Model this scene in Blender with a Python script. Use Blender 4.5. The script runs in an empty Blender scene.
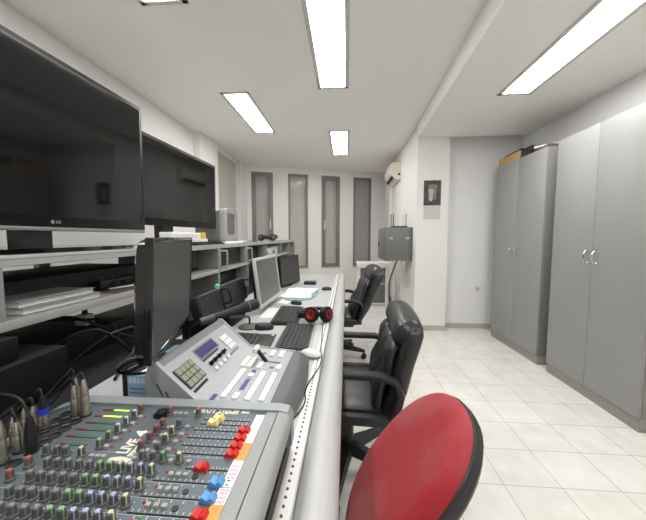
import bpy, bmesh, math, random
from mathutils import Vector, Matrix, Euler
random.seed(7)
PI = math.pi
SC = bpy.context.scene
COL = SC.collection
R = math.radians

# ------------------------------------------------------------------ materials
def lin(c):
    c = c / 255.0
    return c / 12.92 if c <= 0.04045 else ((c + 0.055) / 1.055) ** 2.4
def rgb(c): return (lin(c[0]), lin(c[1]), lin(c[2]), 1.0)

def M(name, col, rough=0.5, metal=0.0, var=0.06, scale=9.0, bump=0.0, bscale=160.0, coat=0.0, spec=0.5):
    m = bpy.data.materials.new(name); m.use_nodes = True
    nt = m.node_tree; b = nt.nodes['Principled BSDF']
    b.inputs['Roughness'].default_value = rough
    b.inputs['Metallic'].default_value = metal
    b.inputs['Coat Weight'].default_value = coat
    b.inputs['Specular IOR Level'].default_value = spec
    tc = nt.nodes.new('ShaderNodeTexCoord')
    nz = nt.nodes.new('ShaderNodeTexNoise'); nz.inputs['Scale'].default_value = scale; nz.inputs['Detail'].default_value = 4
    nt.links.new(tc.outputs['Object'], nz.inputs['Vector'])
    mx = nt.nodes.new('ShaderNodeMix'); mx.data_type = 'RGBA'
    c = rgb(col)
    mx.inputs[6].default_value = tuple(v * (1 - var) for v in c[:3]) + (1,)
    mx.inputs[7].default_value = tuple(min(1, v * (1 + var)) for v in c[:3]) + (1,)
    nt.links.new(nz.outputs['Fac'], mx.inputs[0])
    nt.links.new(mx.outputs[2], b.inputs['Base Color'])
    if bump:
        n2 = nt.nodes.new('ShaderNodeTexNoise'); n2.inputs['Scale'].default_value = bscale; n2.inputs['Detail'].default_value = 3
        nt.links.new(tc.outputs['Object'], n2.inputs['Vector'])
        bp = nt.nodes.new('ShaderNodeBump'); bp.inputs['Strength'].default_value = bump; bp.inputs['Distance'].default_value = 0.004
        nt.links.new(n2.outputs['Fac'], bp.inputs['Height']); nt.links.new(bp.outputs['Normal'], b.inputs['Normal'])
    return m

def emit(name, col, strength):
    m = M(name, col, 0.5)
    b = m.node_tree.nodes['Principled BSDF']
    b.inputs['Emission Color'].default_value = rgb(col); b.inputs['Emission Strength'].default_value = strength
    return m

def tile_mat():
    m = bpy.data.materials.new('floor_tiles'); m.use_nodes = True
    nt = m.node_tree; b = nt.nodes['Principled BSDF']; b.inputs['Roughness'].default_value = 0.22
    tc = nt.nodes.new('ShaderNodeTexCoord'); mp = nt.nodes.new('ShaderNodeMapping')
    mp.inputs['Location'].default_value = (-(0.803 - 0.2785 * 20), -(1.495 - 0.2695 * 20), 0)
    br = nt.nodes.new('ShaderNodeTexBrick'); br.offset = 0; br.squash = 1
    br.inputs['Scale'].default_value = 1; br.inputs['Brick Width'].default_value = 0.2785; br.inputs['Row Height'].default_value = 0.2695
    br.inputs['Mortar Size'].default_value = 0.0022; br.inputs['Mortar Smooth'].default_value = 0.3; br.inputs['Bias'].default_value = 0
    br.inputs['Color1'].default_value = rgb((238, 236, 231)); br.inputs['Color2'].default_value = rgb((233, 231, 225)); br.inputs['Mortar'].default_value = rgb((184, 180, 172))
    nt.links.new(tc.outputs['Object'], mp.inputs['Vector']); nt.links.new(mp.outputs['Vector'], br.inputs['Vector'])
    nz = nt.nodes.new('ShaderNodeTexNoise'); nz.inputs['Scale'].default_value = 6; nz.inputs['Detail'].default_value = 8; nz.inputs['Roughness'].default_value = 0.65
    nt.links.new(tc.outputs['Object'], nz.inputs['Vector'])
    rp = nt.nodes.new('ShaderNodeValToRGB'); rp.color_ramp.elements[0].position = 0.35; rp.color_ramp.elements[0].color = (0.9, 0.89, 0.87, 1)
    rp.color_ramp.elements[1].position = 0.62; rp.color_ramp.elements[1].color = (1, 1, 1, 1)
    nt.links.new(nz.outputs['Fac'], rp.inputs['Fac'])
    mx = nt.nodes.new('ShaderNodeMix'); mx.data_type = 'RGBA'; mx.blend_type = 'MULTIPLY'; mx.inputs[0].default_value = 1
    nt.links.new(br.outputs['Color'], mx.inputs[6]); nt.links.new(rp.outputs['Color'], mx.inputs[7])
    nt.links.new(mx.outputs[2], b.inputs['Base Color'])
    return m

def red_fabric():
    m = M('red_fabric', (172, 38, 48), 0.9, bump=0.35, bscale=900)
    nt = m.node_tree; b = nt.nodes['Principled BSDF']
    tc = nt.nodes.new('ShaderNodeTexCoord'); nz = nt.nodes.new('ShaderNodeTexNoise'); nz.inputs['Scale'].default_value = 5; nz.inputs['Detail'].default_value = 5
    nt.links.new(tc.outputs['Object'], nz.inputs['Vector'])
    rp = nt.nodes.new('ShaderNodeValToRGB'); rp.color_ramp.elements[0].position = 0.45; rp.color_ramp.elements[0].color = rgb((166, 44, 52))
    rp.color_ramp.elements[1].position = 0.75; rp.color_ramp.elements[1].color = rgb((178, 92, 94))
    nt.links.new(nz.outputs['Fac'], rp.inputs['Fac']); nt.links.new(rp.outputs['Color'], b.inputs['Base Color'])
    b.inputs['Sheen Weight'].default_value = 0.15; b.inputs['Specular IOR Level'].default_value = 0.15
    return m

def portrait_mat():
    m = M('portrait_print', (60, 60, 60), 0.6)
    nt = m.node_tree; b = nt.nodes['Principled BSDF']
    tc = nt.nodes.new('ShaderNodeTexCoord'); nz = nt.nodes.new('ShaderNodeTexNoise'); nz.inputs['Scale'].default_value = 14; nz.inputs['Detail'].default_value = 5
    nt.links.new(tc.outputs['Object'], nz.inputs['Vector'])
    rp = nt.nodes.new('ShaderNodeValToRGB'); rp.color_ramp.elements[0].position = 0.35; rp.color_ramp.elements[0].color = rgb((45, 44, 43))
    rp.color_ramp.elements[1].position = 0.7; rp.color_ramp.elements[1].color = rgb((95, 93, 90))
    nt.links.new(nz.outputs['Fac'], rp.inputs['Fac']); nt.links.new(rp.outputs['Color'], b.inputs['Base Color'])
    return m

def glass_mat(name, tint, rough, alpha):
    # thin pane: mostly clear, with a sheen
    m = bpy.data.materials.new(name); m.use_nodes = True
    nt = m.node_tree; b = nt.nodes['Principled BSDF']
    b.inputs['Base Color'].default_value = rgb(tint); b.inputs['Roughness'].default_value = rough; b.inputs['Alpha'].default_value = alpha
    return m

WALL = M('wall_paint', (240, 238, 235), 0.85, var=0.015, scale=2, bump=0.05, bscale=90)
WALLG = M('wall_paint_cool', (243, 243, 242), 0.85, var=0.015, scale=2, bump=0.05, bscale=90)
BEIGE = M('blind_fabric', (196, 190, 183), 0.9, var=0.03, scale=3)
CEIL = M('ceiling_paint', (247, 244, 240), 0.9, var=0.01, scale=1.5)
FLOOR = tile_mat()
SKIRT = M('skirting_stone', (196, 189, 177), 0.4, var=0.05)
LAMP = emit('lamp_diffuser', (255, 254, 252), 15.0)
LFRAME = M('lamp_frame', (206, 205, 200), 0.4)
WGREY = M('wardrobe_laminate', (153, 153, 151), 0.42, var=0.02, scale=3)
WSIDE = M('wardrobe_shaded_carcass', (136, 135, 132), 0.5, var=0.02, scale=3)  # shade of the wardrobe side put into a darker tone than the doors
PLINTH = M('wardrobe_plinth', (152, 149, 142), 0.5, var=0.03)
CHROME = M('chrome', (220, 220, 220), 0.15, 1.0, var=0.02)
STEEL = M('nickel_steel', (184, 178, 166), 0.26, 0.85, var=0.03, scale=60)
ALU = M('window_aluminium', (134, 134, 132), 0.45, 0.2, var=0.03)
PANE = glass_mat('window_glass', (200, 200, 198), 0.12, 0.18)
CURT = M('drawn_blind', (228, 222, 214), 0.85, var=0.05, scale=14)
CURTD = M('drawn_blind_grey', (184, 178, 172), 0.85, var=0.05, scale=14)
DESK = M('desk_laminate', (186, 186, 186), 0.35, var=0.015, scale=5)
HUTCH = M('hutch_laminate', (150, 150, 148), 0.45, var=0.03, scale=6)
HUTCHE = M('hutch_edge', (180, 180, 178), 0.4, var=0.02)
BUMP = M('bumper_vinyl', (186, 186, 185), 0.38, var=0.02, bump=0.06, bscale=300)
WHITE = M('white_plastic', (232, 231, 227), 0.4, var=0.02)
PAPER = M('paper', (238, 237, 234), 0.85, var=0.02)
CREAM = M('cream_plastic', (226, 221, 205), 0.45, var=0.03)
DARK = M('dark_plastic', (24, 24, 25), 0.45, var=0.1)
DARKM = M('matte_black', (12, 12, 13), 0.7, var=0.15, spec=0.3)
GLOSSB = M('gloss_black', (14, 14, 15), 0.12, var=0.05, coat=0.4)
TVB = M('tv_bezel', (12, 12, 13), 0.4, var=0.05, spec=0.3)
SCREEN = M('tv_screen', (12, 12, 13), 0.06, var=0.04, spec=0.5)
SCREENM = M('matte_screen', (62, 62, 62), 0.38, var=0.04)
FRAMES = M('monitor_silver', (206, 205, 201), 0.4, 0.05, var=0.02)
SCREENS = M('office_screen', (105, 105, 104), 0.38, var=0.05, scale=3)
SCREENP = M('preview_glass', (34, 34, 35), 0.3, var=0.05)
SCREEND = M('dark_screen', (66, 66, 66), 0.38, var=0.05, scale=3)
SILVER = M('silver_plastic', (172, 171, 168), 0.35, 0.25, var=0.03)
GREYP = M('grey_plastic', (128, 128, 127), 0.45, var=0.04)
DGREY = M('dark_grey_metal', (84, 84, 83), 0.45, 0.1, var=0.05)
NETG = M('rack_box_paint', (116, 118, 114), 0.45, 0.1, var=0.03)
LEATH = M('black_leather', (38, 38, 39), 0.36, var=0.15, scale=20, bump=0.35, bscale=45, spec=0.6)
CHP = M('chair_plastic', (34, 34, 35), 0.5, var=0.08, bump=0.08, bscale=400)
REDF = red_fabric()
KEYM = M('keycap_black', (34, 34, 35), 0.5, var=0.1)
MIXP = M('mixer_panel', (101, 111, 118), 0.42, 0.15, var=0.04, scale=20)
MIXL = M('mixer_edge', (150, 156, 158), 0.42, 0.1, var=0.03)
MIXR = M('mixer_armrest', (158, 161, 161), 0.5, var=0.03, bump=0.3, bscale=420)
KNOBM = M('knob_grey', (92, 93, 92), 0.5, var=0.1)
CAPC = {'grey': M('cap_grey', (128, 130, 128), 0.5), 'green': M('cap_green', (126, 186, 112), 0.5), 'blue': M('cap_blue', (168, 178, 208), 0.5),
        'yellow': M('cap_yellow', (206, 206, 160), 0.5), 'red': M('cap_red', (186, 84, 84), 0.5), 'white': M('cap_white', (205, 212, 220), 0.5)}
BTN = M('button_grey', (168, 168, 164), 0.5)
FRED = M('fader_red', (206, 40, 36), 0.4, var=0.06)
FBLUE = M('fader_blue', (92, 158, 220), 0.4, var=0.06)
FYEL = M('fader_yellow', (240, 224, 150), 0.4, var=0.06)
LEDG = emit('led_green_lit', (190, 245, 70), 1.1)
LEDO = emit('led_orange_lit', (250, 120, 50), 0.9)
LEDGD = M('led_green_off', (58, 122, 80), 0.3)
LEDRD = M('led_red_off', (128, 44, 44), 0.3)
LEDR = M('led_red', (205, 40, 62), 0.3)
ORANGE = M('orange_tape', (244, 160, 84), 0.7)
PINK = M('pink_ink', (206, 92, 150), 0.8)
INKW = M('white_ink', (236, 234, 220), 0.6)
INKD = M('dark_ink', (50, 50, 52), 0.7)
SWP = M('switcher_panel', (166, 168, 172), 0.42, 0.1, var=0.02)
SWG = M('switcher_grey', (124, 125, 126), 0.5, 0.1, var=0.04)
SWD = M('switcher_end_cap', (88, 89, 90), 0.45, var=0.05)
BTNW = M('button_white', (238, 238, 236), 0.4, var=0.02)
PURP = M('purple_legend', (76, 72, 128), 0.5)
LCD = M('lcd_window', (70, 66, 120), 0.25, var=0.12, scale=60)
KEYPAD = M('keypad_olive', (142, 144, 126), 0.5)
LBLUE = M('pale_blue_card', (148, 186, 214), 0.6, var=0.05)
TEAL = M('teal_cloth', (124, 160, 170), 0.8, var=0.05)
GREENC = M('mint_cap', (110, 210, 160), 0.5)
XBLUE = M('plug_blue', (44, 64, 190), 0.4)
CARD = M('cardboard', (196, 160, 112), 0.8, var=0.1, bump=0.1)
YELS = M('yellow_sticker', (214, 190, 60), 0.6)
EARR = M('ear_pad_red', (128, 26, 30), 0.5)
RUBBER = M('cable_black', (14, 14, 15), 0.5, var=0.05)
WCABLE = M('cable_white', (214, 211, 203), 0.5)
GBIND = M('grey_binder', (150, 150, 148), 0.5, var=0.04)
DGLASS = M('smoked_glass', (98, 99, 100), 0.25, var=0.05)
BROWN = M('brown_card', (92, 78, 66), 0.7)

# ------------------------------------------------------------------ mesh helpers
class MB:
    def __init__(s): s.bm = bmesh.new()
    def _add(s, verts, faces):
        vs = [s.bm.verts.new(v) for v in verts]
        for f in faces:
            try: s.bm.faces.new([vs[i] for i in f])
            except ValueError: pass
        return vs
    def box(s, lo, hi, bevel=0.0, rot=None, seg=2):
        (x0, y0, z0), (x1, y1, z1) = lo, hi
        b = bmesh.new()
        bmesh.ops.create_cube(b, size=1)
        for v in b.verts:
            v.co = Vector(((x0 + x1) / 2 + v.co.x * (x1 - x0), (y0 + y1) / 2 + v.co.y * (y1 - y0), (z0 + z1) / 2 + v.co.z * (z1 - z0)))
        if bevel: bmesh.ops.bevel(b, geom=list(b.edges), offset=bevel, segments=seg, profile=0.5, affect='EDGES')
        return s.join(b, rot)
    def join(s, b, mat=None):
        mp = {}
        for v in b.verts: mp[v] = s.bm.verts.new(mat @ v.co if mat else v.co)
        for f in b.faces:
            try: s.bm.faces.new([mp[v] for v in f.verts])
            except ValueError: pass
        b.free(); return s
    def ring_loft(s, rings, cap=True):
        n = len(rings[0]); vs = [[s.bm.verts.new(p) for p in r] for r in rings]
        for a in range(len(rings) - 1):
            for i in range(n):
                j = (i + 1) % n
                s.bm.faces.new((vs[a][i], vs[a][j], vs[a + 1][j], vs[a + 1][i]))
        if cap:
            s.bm.faces.new(list(reversed(vs[0]))); s.bm.faces.new(vs[-1])
        return s
    def lathe(s, prof, origin=(0, 0, 0), axis=(0, 0, 1), seg=16):
        ax = Vector(axis).normalized(); q = Vector((0, 0, 1)).rotation_difference(ax); o = Vector(origin)
        rings = []
        for r, z in prof:
            rings.append([o + q @ Vector((max(r, 1e-5) * math.cos(2 * PI * i / seg), max(r, 1e-5) * math.sin(2 * PI * i / seg), z)) for i in range(seg)])
        return s.ring_loft(rings)
    def cyl(s, p0, p1, r, r2=None, seg=14):
        p0 = Vector(p0); p1 = Vector(p1); d = p1 - p0
        return s.lathe([(r, 0), (r if r2 is None else r2, d.length)], p0, d, seg)
    def tube(s, pts, r, seg=8, smooth=4):
        P = [Vector(p) for p in pts]
        if smooth and len(P) > 2:
            Q = []
            for i in range(len(P) - 1):
                a = P[max(i - 1, 0)]; b = P[i]; c = P[i + 1]; d = P[min(i + 2, len(P) - 1)]
                for k in range(smooth):
                    t = k / smooth
                    Q.append(0.5 * ((2 * b) + (c - a) * t + (2 * a - 5 * b + 4 * c - d) * t * t + (3 * b - a - 3 * c + d) * t ** 3))
            Q.append(P[-1]); P = Q
        rings = []; up = None
        for i, p in enumerate(P):
            t = (P[min(i + 1, len(P) - 1)] - P[max(i - 1, 0)])
            if t.length < 1e-9: t = Vector((0, 0, 1))
            t.normalize()
            if up is None: up = t.orthogonal().normalized()
            up = (up - t * up.dot(t))
            up = up.normalized() if up.length > 1e-6 else t.orthogonal().normalized()
            w = t.cross(up)
            rings.append([p + (up * math.cos(2 * PI * k / seg) + w * math.sin(2 * PI * k / seg)) * r for k in range(seg)])
        return s.ring_loft(rings)
    def prism(s, poly, axis, lo, hi):
        # poly: 2D points; axis 'x': (y,z)  'y': (x,z)  'z': (x,y)
        def p3(p, t): return {'x': (t, p[0], p[1]), 'y': (p[0], t, p[1]), 'z': (p[0], p[1], t)}[axis]
        return s.ring_loft([[p3(p, lo) for p in poly], [p3(p, hi) for p in poly]])
    def ball(s, c, r, seg=16, rings=10):
        if not hasattr(r, '__len__'): r = (r, r, r)
        b = bmesh.new(); bmesh.ops.create_uvsphere(b, u_segments=seg, v_segments=rings, radius=1)
        for v in b.verts: v.co = Vector((c[0] + v.co.x * r[0], c[1] + v.co.y * r[1], c[2] + v.co.z * r[2]))
        return s.join(b)
    def xf(s, mat):
        bmesh.ops.transform(s.bm, matrix=mat, verts=s.bm.verts); return s
    def build(s, name, mat, parent=None, at=None, local=False, angle=38):
        off = Vector((0, 0, 0))
        if parent is not None and not local:
            q = parent
            while q: off += q.location; q = q.parent
        if parent is None and at is not None: off = Vector(at)
        bmesh.ops.recalc_face_normals(s.bm, faces=s.bm.faces)
        for v in s.bm.verts: v.co -= off
        me = bpy.data.meshes.new(name); s.bm.to_mesh(me); s.bm.free()
        me.materials.append(mat)
        me.polygons.foreach_set('use_smooth', [True] * len(me.polygons)); me.set_sharp_from_angle(angle=R(angle))
        o = bpy.data.objects.new(name, me); COL.objects.link(o)
        if parent is not None: o.parent = parent
        elif at is not None: o.location = at
        return o

def tag(o, label=None, cat=None, group=None, kind=None):
    if label: o['label'] = label
    if cat: o['category'] = cat
    if group: o['group'] = group
    if kind: o['kind'] = kind
    return o
def thing(name, label, cat, loc, rz=0, group=None):
    o = bpy.data.objects.new(name, None); COL.objects.link(o); o.empty_display_size = 0.05
    o.location = loc; o.rotation_euler = (0, 0, rz)
    return tag(o, label, cat, group)
def part(name, mat, parent, mesh, local=True):
    o = bpy.data.objects.new(name, mesh); COL.objects.link(o); o.parent = parent; return o
def copy_part(src, parent, loc, name=None, rz=0):
    o = src.copy(); COL.objects.link(o); o.parent = parent; o.location = loc; o.rotation_euler = (0, 0, rz)
    if name: o.name = name
    return o
def bx(name, mat, parent, lo, hi, bevel=0.0, at=None):
    return MB().box(lo, hi, bevel).build(name, mat, parent, at=at)
def struct(name, mat, mb):
    return tag(mb.build(name, mat), kind='structure')
def text(name, body, size, loc, right, up, mat, parent, ext=0.0004, sx=1.0):
    cu = bpy.data.curves.new(name, 'FONT'); cu.body = body; cu.size = size; cu.extrude = ext; cu.align_x = 'CENTER'; cu.align_y = 'CENTER'
    cu.offset = size * 0.025
    t = bpy.data.objects.new(name, cu); COL.objects.link(t)
    bpy.context.view_layer.update()
    me = bpy.data.meshes.new_from_object(t.evaluated_get(bpy.context.evaluated_depsgraph_get()))
    bpy.data.objects.remove(t); bpy.data.curves.remove(cu)
    r = Vector(right).normalized(); u = Vector(up).normalized(); n = r.cross(u)
    mt = Matrix(((r.x * sx, u.x, n.x, loc[0]), (r.y * sx, u.y, n.y, loc[1]), (r.z * sx, u.z, n.z, loc[2]), (0, 0, 0, 1)))
    me.transform(mt)
    off = Vector((0, 0, 0)); q = parent
    while q: off += q.location; q = q.parent
    me.transform(Matrix.Translation(-off))
    me.materials.clear(); me.materials.append(mat)
    o = bpy.data.objects.new(name, me); COL.objects.link(o); o.parent = parent
    return o
def se(n, a, b, e=4.0):   # superellipse
    out = []
    for i in range(n):
        t = 2 * PI * i / n; c = math.cos(t); s = math.sin(t)
        out.append((a * math.copysign(abs(c) ** (2 / e), c), b * math.copysign(abs(s) ** (2 / e), s)))
    return out

# ------------------------------------------------------------------ room shell
H1, H2 = 2.72, 2.53
struct('floor', FLOOR, MB().box((-2.3, -2.2, -0.06), (2.5, 7.6, 0)))
struct('ceiling', CEIL, MB().box((-2.3, -2.2, H1), (2.5, 7.6, H1 + 0.08)))
struct('ceiling', CEIL, MB().prism([(0.745, -2.0), (0.915, 4.06), (2.28, 4.06), (2.28, -2.0)], 'z', H2, H1))
struct('wall_left', WALL, MB().box((-2.4, -2.2, 0), (-2.15, 7.6, H1)))
struct('wall_rear', WALL, MB().box((-2.15, -2.2, 0), (2.5, -2.0, H1)))
struct('wall_right', WALLG, MB().box((2.28, -2.0, 0), (2.5, 4.6, H1)))
struct('wall_recess', WALLG, MB().box((1.32, 4.21, 0), (2.28, 4.5, H1)))
struct('wall_alcove', WALL, MB().box((0.915, 4.06, 0), (1.32, 7.5, H1)))
# pillars on the left wall and the blind between them
struct('trim_1', WALL, MB().box((-2.15, 4.16, 0), (-2.05, 4.74, H1)))
struct('trim_2', WALL, MB().box((-2.15, 5.72, 0), (-2.04, 6.3, H1)))
struct('trim_3', WALL, MB().box((0.86, 6.2, 0), (0.915, 6.85, H1)))
vb = thing('wall_blind', 'pale beige vertical blind on the left wall between two pillars, beyond the television', 'blind', (-2.12, 5.2, 0.9))
bx('headrail', WHITE, vb, (-2.15, 4.74, 2.64), (-2.09, 5.72, 2.72))
sl = MB()
for k in range(11):
    y0 = 4.75 + k * 0.088
    sl.prism([(-2.135, y0), (-2.128, y0 + 0.044), (-2.135, y0 + 0.09), (-2.141, y0 + 0.044)], 'z', 0.9, 2.64)
sl.build('slats', BEIGE, vb)
for nm, lo, hi in (('baseboard_column', (0.905, 4.048, 0), (1.332, 4.06, 0.065)), ('baseboard_column_side', (1.32, 4.06, 0), (1.332, 4.2, 0.065)),
                   ('baseboard_recess', (1.32, 4.198, 0), (2.28, 4.21, 0.065)),
                   ('baseboard_alcove', (0.903, 4.06, 0), (0.915, 6.2, 0.065)), ('baseboard_right', (2.268, -2.0, 0), (2.28, 4.2, 0.065))):
    struct(nm, SKIRT, MB().box(lo, hi))

# slanted window wall
P0 = Vector((-2.061, 6.074, 0)); P1 = Vector((0.877, 7.148, 0)); WD = (P1 - P0).normalized(); WN = Vector((-WD.y, WD.x, 0))
WM = Matrix(((WD.x, WN.x, 0, P0.x), (WD.y, WN.y, 0, P0.y), (0, 0, 1, 0), (0, 0, 0, 1)))   # local: s along wall, t outwards, z
wins = [(0.115, 0.556), (0.875, 1.306), (1.608, 2.035), (2.353, 2.79)]
ZB, ZT = 0.585, 2.59
w = MB(); edges = [-0.25] + [v for p in wins for v in p] + [3.35]
for i in range(0, len(edges), 2): w.box((edges[i], 0, 0), (edges[i + 1], 0.2, H1))
for a, b in wins:
    w.box((a, 0, 0), (b, 0.2, ZB)); w.box((a, 0, ZT), (b, 0.2, H1))
struct('wall_front', WALL, w.xf(WM))
for i, (a, b) in enumerate(wins):
    root = bpy.data.objects.new('window_%d' % (i + 1), None); COL.objects.link(root); tag(root, kind='structure')
    root.matrix_world = Matrix.Identity(4)
    fw = 0.055 if i % 2 == 0 else 0.04
    f = MB()
    f.box((a, 0.0, ZB), (a + fw, 0.06, ZT), 0.004); f.box((b - fw, 0.0, ZB), (b, 0.06, ZT), 0.004)
    f.box((a, 0.001, ZB), (b, 0.059, ZB + fw), 0.004); f.box((a, 0.001, ZT - fw), (b, 0.059, ZT), 0.004)
    f.xf(WM).build('window_frame', ALU, root)
    if i % 2 == 0:
        f = MB(); c = fw - 0.012; g = 0.045
        f.box((a + c, -0.018, ZB + c), (a + c + g, 0.02, ZT - c), 0.004); f.box((b - c - g, -0.018, ZB + c), (b - c, 0.02, ZT - c), 0.004)
        f.box((a + c, -0.017, ZB + c), (b - c, 0.019, ZB + c + g), 0.004); f.box((a + c, -0.017, ZT - c - g), (b - c, 0.019, ZT - c), 0.004)
        sh = f.xf(WM).build('sash', ALU, root)
        f = MB(); hs = b - c - g / 2 if i == 0 else a + c + g / 2
        f.box((hs - 0.014, -0.03, 1.42), (hs + 0.014, -0.017, 1.56), 0.003); f.box((hs - 0.01, -0.055, 1.46), (hs + 0.01, -0.028, 1.62), 0.004)
        f.xf(WM).build('window_handle', WHITE, sh)
    f = MB(); f.box((a + fw - 0.005, 0.02, ZB + fw - 0.005), (b - fw + 0.005, 0.026, ZT - fw + 0.005)); f.xf(WM).build('pane', PANE, root)
    f = MB(); n = 7; wd = (b - a - 0.02) / n
    for k in range(n):
        s0 = a + 0.01 + k * wd
        f.prism([(s0, 0.115), (s0 + wd * 0.5, 0.108), (s0 + wd * 1.02, 0.115), (s0 + wd * 0.5, 0.118)], 'z', ZB, ZT)
    f.xf(WM).build('window_blind', CURT if i < 3 else CURTD, root)
    f = MB(); f.box((a - 0.01, -0.02, ZB - 0.02), (b + 0.01, 0.02, ZB + 0.002), 0.003); f.xf(WM).build('window_sill', SKIRT, root)

# ------------------------------------------------------------------ ceiling lights
def light(x0, x1, y0, y1, z, label):
    t = thing('ceiling_light', label, 'ceiling light', ((x0 + x1) / 2, (y0 + y1) / 2, z), group='recessed ceiling lights')
    f = MB(); w = 0.034; d = 0.007
    f.box((x0, y0, z - d), (x0 + w, y1, z), 0.002); f.box((x1 - w, y0, z - d), (x1, y1, z), 0.002)
    f.box((x0, y0, z - d), (x1, y0 + w, z), 0.002); f.box((x0, y1 - w, z - d), (x1, y1, z), 0.002)
    f.build('light_frame', LFRAME, t)
    bx('diffuser', LAMP, t, (x0 + w - 0.001, y0 + w - 0.001, z - 0.004), (x1 - w + 0.001, y1 - w + 0.001, z - 0.0005))
light(-0.290, 0.012, 1.90, 3.09, H1, 'long lit ceiling panel at the top middle, nearer of the two in its row')
light(-0.262, 0.034, 4.28, 5.50, H1, 'small-looking lit ceiling panel just in front of the window wall')
light(-1.300, -0.998, 3.09, 4.28, H1, 'lit ceiling panel above the second television, left of the middle row')
light(-1.298, -0.996, 0.745, 1.93, H1, 'ceiling panel of which only the end shows, above the large television')
light(1.345, 1.635, 1.74, 2.93, H2, 'lit ceiling panel in front of the tall grey wardrobes')
light(-0.290, 0.012, -0.62, 0.57, H1, 'unseen ceiling panel right above the viewer, repeating its row, added to light the near end')  # out of view; follows the row spacing, added to brighten the near end
light(1.345, 1.635, -0.80, 0.39, H2, 'unseen ceiling panel on the wardrobe side, added to light the near end')  # out of view; added so the near end is not too dark

# ------------------------------------------------------------------ wardrobes
def wardrobe(y0, y1, label, turn=0.0, dx=0.0):
    X0, X1, H = 1.862, 2.262, 2.095
    t = thing('wardrobe', label, 'wardrobe', ((X0 + X1) / 2, (y0 + y1) / 2, 0), group='tall grey two-door wardrobes')
    bx('carcass', WSIDE, t, (X0 + 0.02, y0, 0.085), (X1, y1, H), 0.002)
    bx('plinth', PLINTH, t, (X0 + 0.012, y0 + 0.001, 0), (X1 - 0.02, y1 - 0.001, 0.086), 0.001)
    ym = (y0 + y1) / 2
    for a, b, s in ((y0 + 0.002, ym - 0.0015, 1), (ym + 0.0015, y1 - 0.002, -1)):
        d = bx('door', WGREY, t, (X0, a, 0.088), (X0 + 0.0195, b, H - 0.001), 0.0015)
        hy = (b - 0.04) if s > 0 else (a + 0.04)
        m = MB(); m.tube([(X0, hy, 1.055), (X0 - 0.018, hy, 1.058), (X0 - 0.03, hy, 1.08), (X0 - 0.033, hy, 1.1), (X0 - 0.03, hy, 1.12), (X0 - 0.018, hy, 1.142), (X0, hy, 1.145)], 0.0055)
        m.cyl((X0 - 0.004, hy, 1.055), (X0, hy, 1.055), 0.011); m.cyl((X0 - 0.004, hy, 1.145), (X0, hy, 1.145), 0.011)
        m.build('handle', CHROME, d)
    t.rotation_euler = (0, 0, turn); t.location.x += dx
wardrobe(1.985, 2.877, 'tall grey two-door wardrobe nearest the viewer, at the right edge')
wardrobe(3.022, 3.90, 'tall grey two-door wardrobe farther back, with a cardboard box on top', R(2.0), -0.018)
cb = thing('cardboard_box', 'low open cardboard box on the far end of the farther wardrobe', 'box', (1.98, 3.72, 2.096))
m = MB(); m.box((1.848, 3.46, 2.0962), (1.854, 3.89, 2.18)); m.box((2.10, 3.46, 2.0962), (2.106, 3.89, 2.18)); m.box((1.854, 3.46, 2.0962), (2.10, 3.466, 2.18)); m.box((1.854, 3.884, 2.0962), (2.10, 3.89, 2.18)); m.box((1.854, 3.466, 2.0962), (2.10, 3.884, 2.102))
m.build('box_shell', CARD, cb)
m = MB(); m.box((1.885, 3.5, 2.103), (2.09, 3.87, 2.22), 0.02); tag(m.build('black_bag', DARKM, at=(1.98, 3.7, 2.103)), 'black bag lying in the open cardboard box on the wardrobe', 'bag')
m = MB(); m.box((1.862, 3.29, 2.0962), (2.13, 3.452, 2.175), 0.006); m.box((1.88, 3.30, 2.175), (2.12, 3.44, 2.19), 0.004)
tag(m.build('dark_case', DARK, at=(2.0, 3.34, 2.0962)), 'flat dark case on the farther wardrobe, beside the cardboard box', 'case')
m = MB(); m.box((1.89, 3.04, 2.0962), (2.12, 3.27, 2.128), 0.004); tag(m.build('brown_folder', BROWN, at=(2.0, 3.13, 2.0962)), 'brown folder on the farther wardrobe under the white tube', 'folder')
m = MB(); m.cyl((1.868, 3.235, 2.1425), (2.22, 2.93, 2.1425), 0.014)
tag(m.build('white_tube', CREAM, at=(2.0, 3.05, 2.13)), 'cream white tube lying across the top of the farther wardrobe', 'tube')

# ------------------------------------------------------------------ column: calendar, socket
cal = thing('wall_calendar', 'wall calendar with a dark portrait picture hanging on the white column', 'calendar', (1.155, 4.06, 1.52))
bx('picture', portrait_mat(), cal, (1.046, 4.054, 1.70), (1.264, 4.06, 2.02))
m = MB()
def disc(mb, c, rx, rz, y, n=20, th=0.001):
    mb.ring_loft([[(c[0] + rx * math.cos(2 * PI * i / n), y, c[1] + rz * math.sin(2 * PI * i / n)) for i in range(n)], [(c[0] + rx * math.cos(2 * PI * i / n), y + th, c[1] + rz * math.sin(2 * PI * i / n)) for i in range(n)]])
disc(m, (1.145, 1.885), 0.042, 0.06, 4.0532); disc(m, (1.135, 1.80), 0.03, 0.05, 4.0533)
m.build('printed_face', M('print_pale', (182, 180, 175), 0.7, var=0.25, scale=30), cal)
m = MB(); disc(m, (1.165, 1.94), 0.055, 0.035, 4.0529); disc(m, (1.19, 1.85), 0.022, 0.09, 4.0531); m.build('printed_hair', M('print_mid', (128, 126, 122), 0.7, var=0.3, scale=30), cal)
pg = MB(); pg.box((1.05, 4.055, 1.52), (1.26, 4.06, 1.697)); pg.build('calendar_page', M('calendar_paper', (206, 205, 201), 0.8), cal)
cal.location.x -= 0.045; cal.location.z -= 0.035
so = thing('wall_socket', 'small power socket low on the pale recessed wall beside the wardrobe', 'socket', (1.78, 4.21, 0.51))
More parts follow.
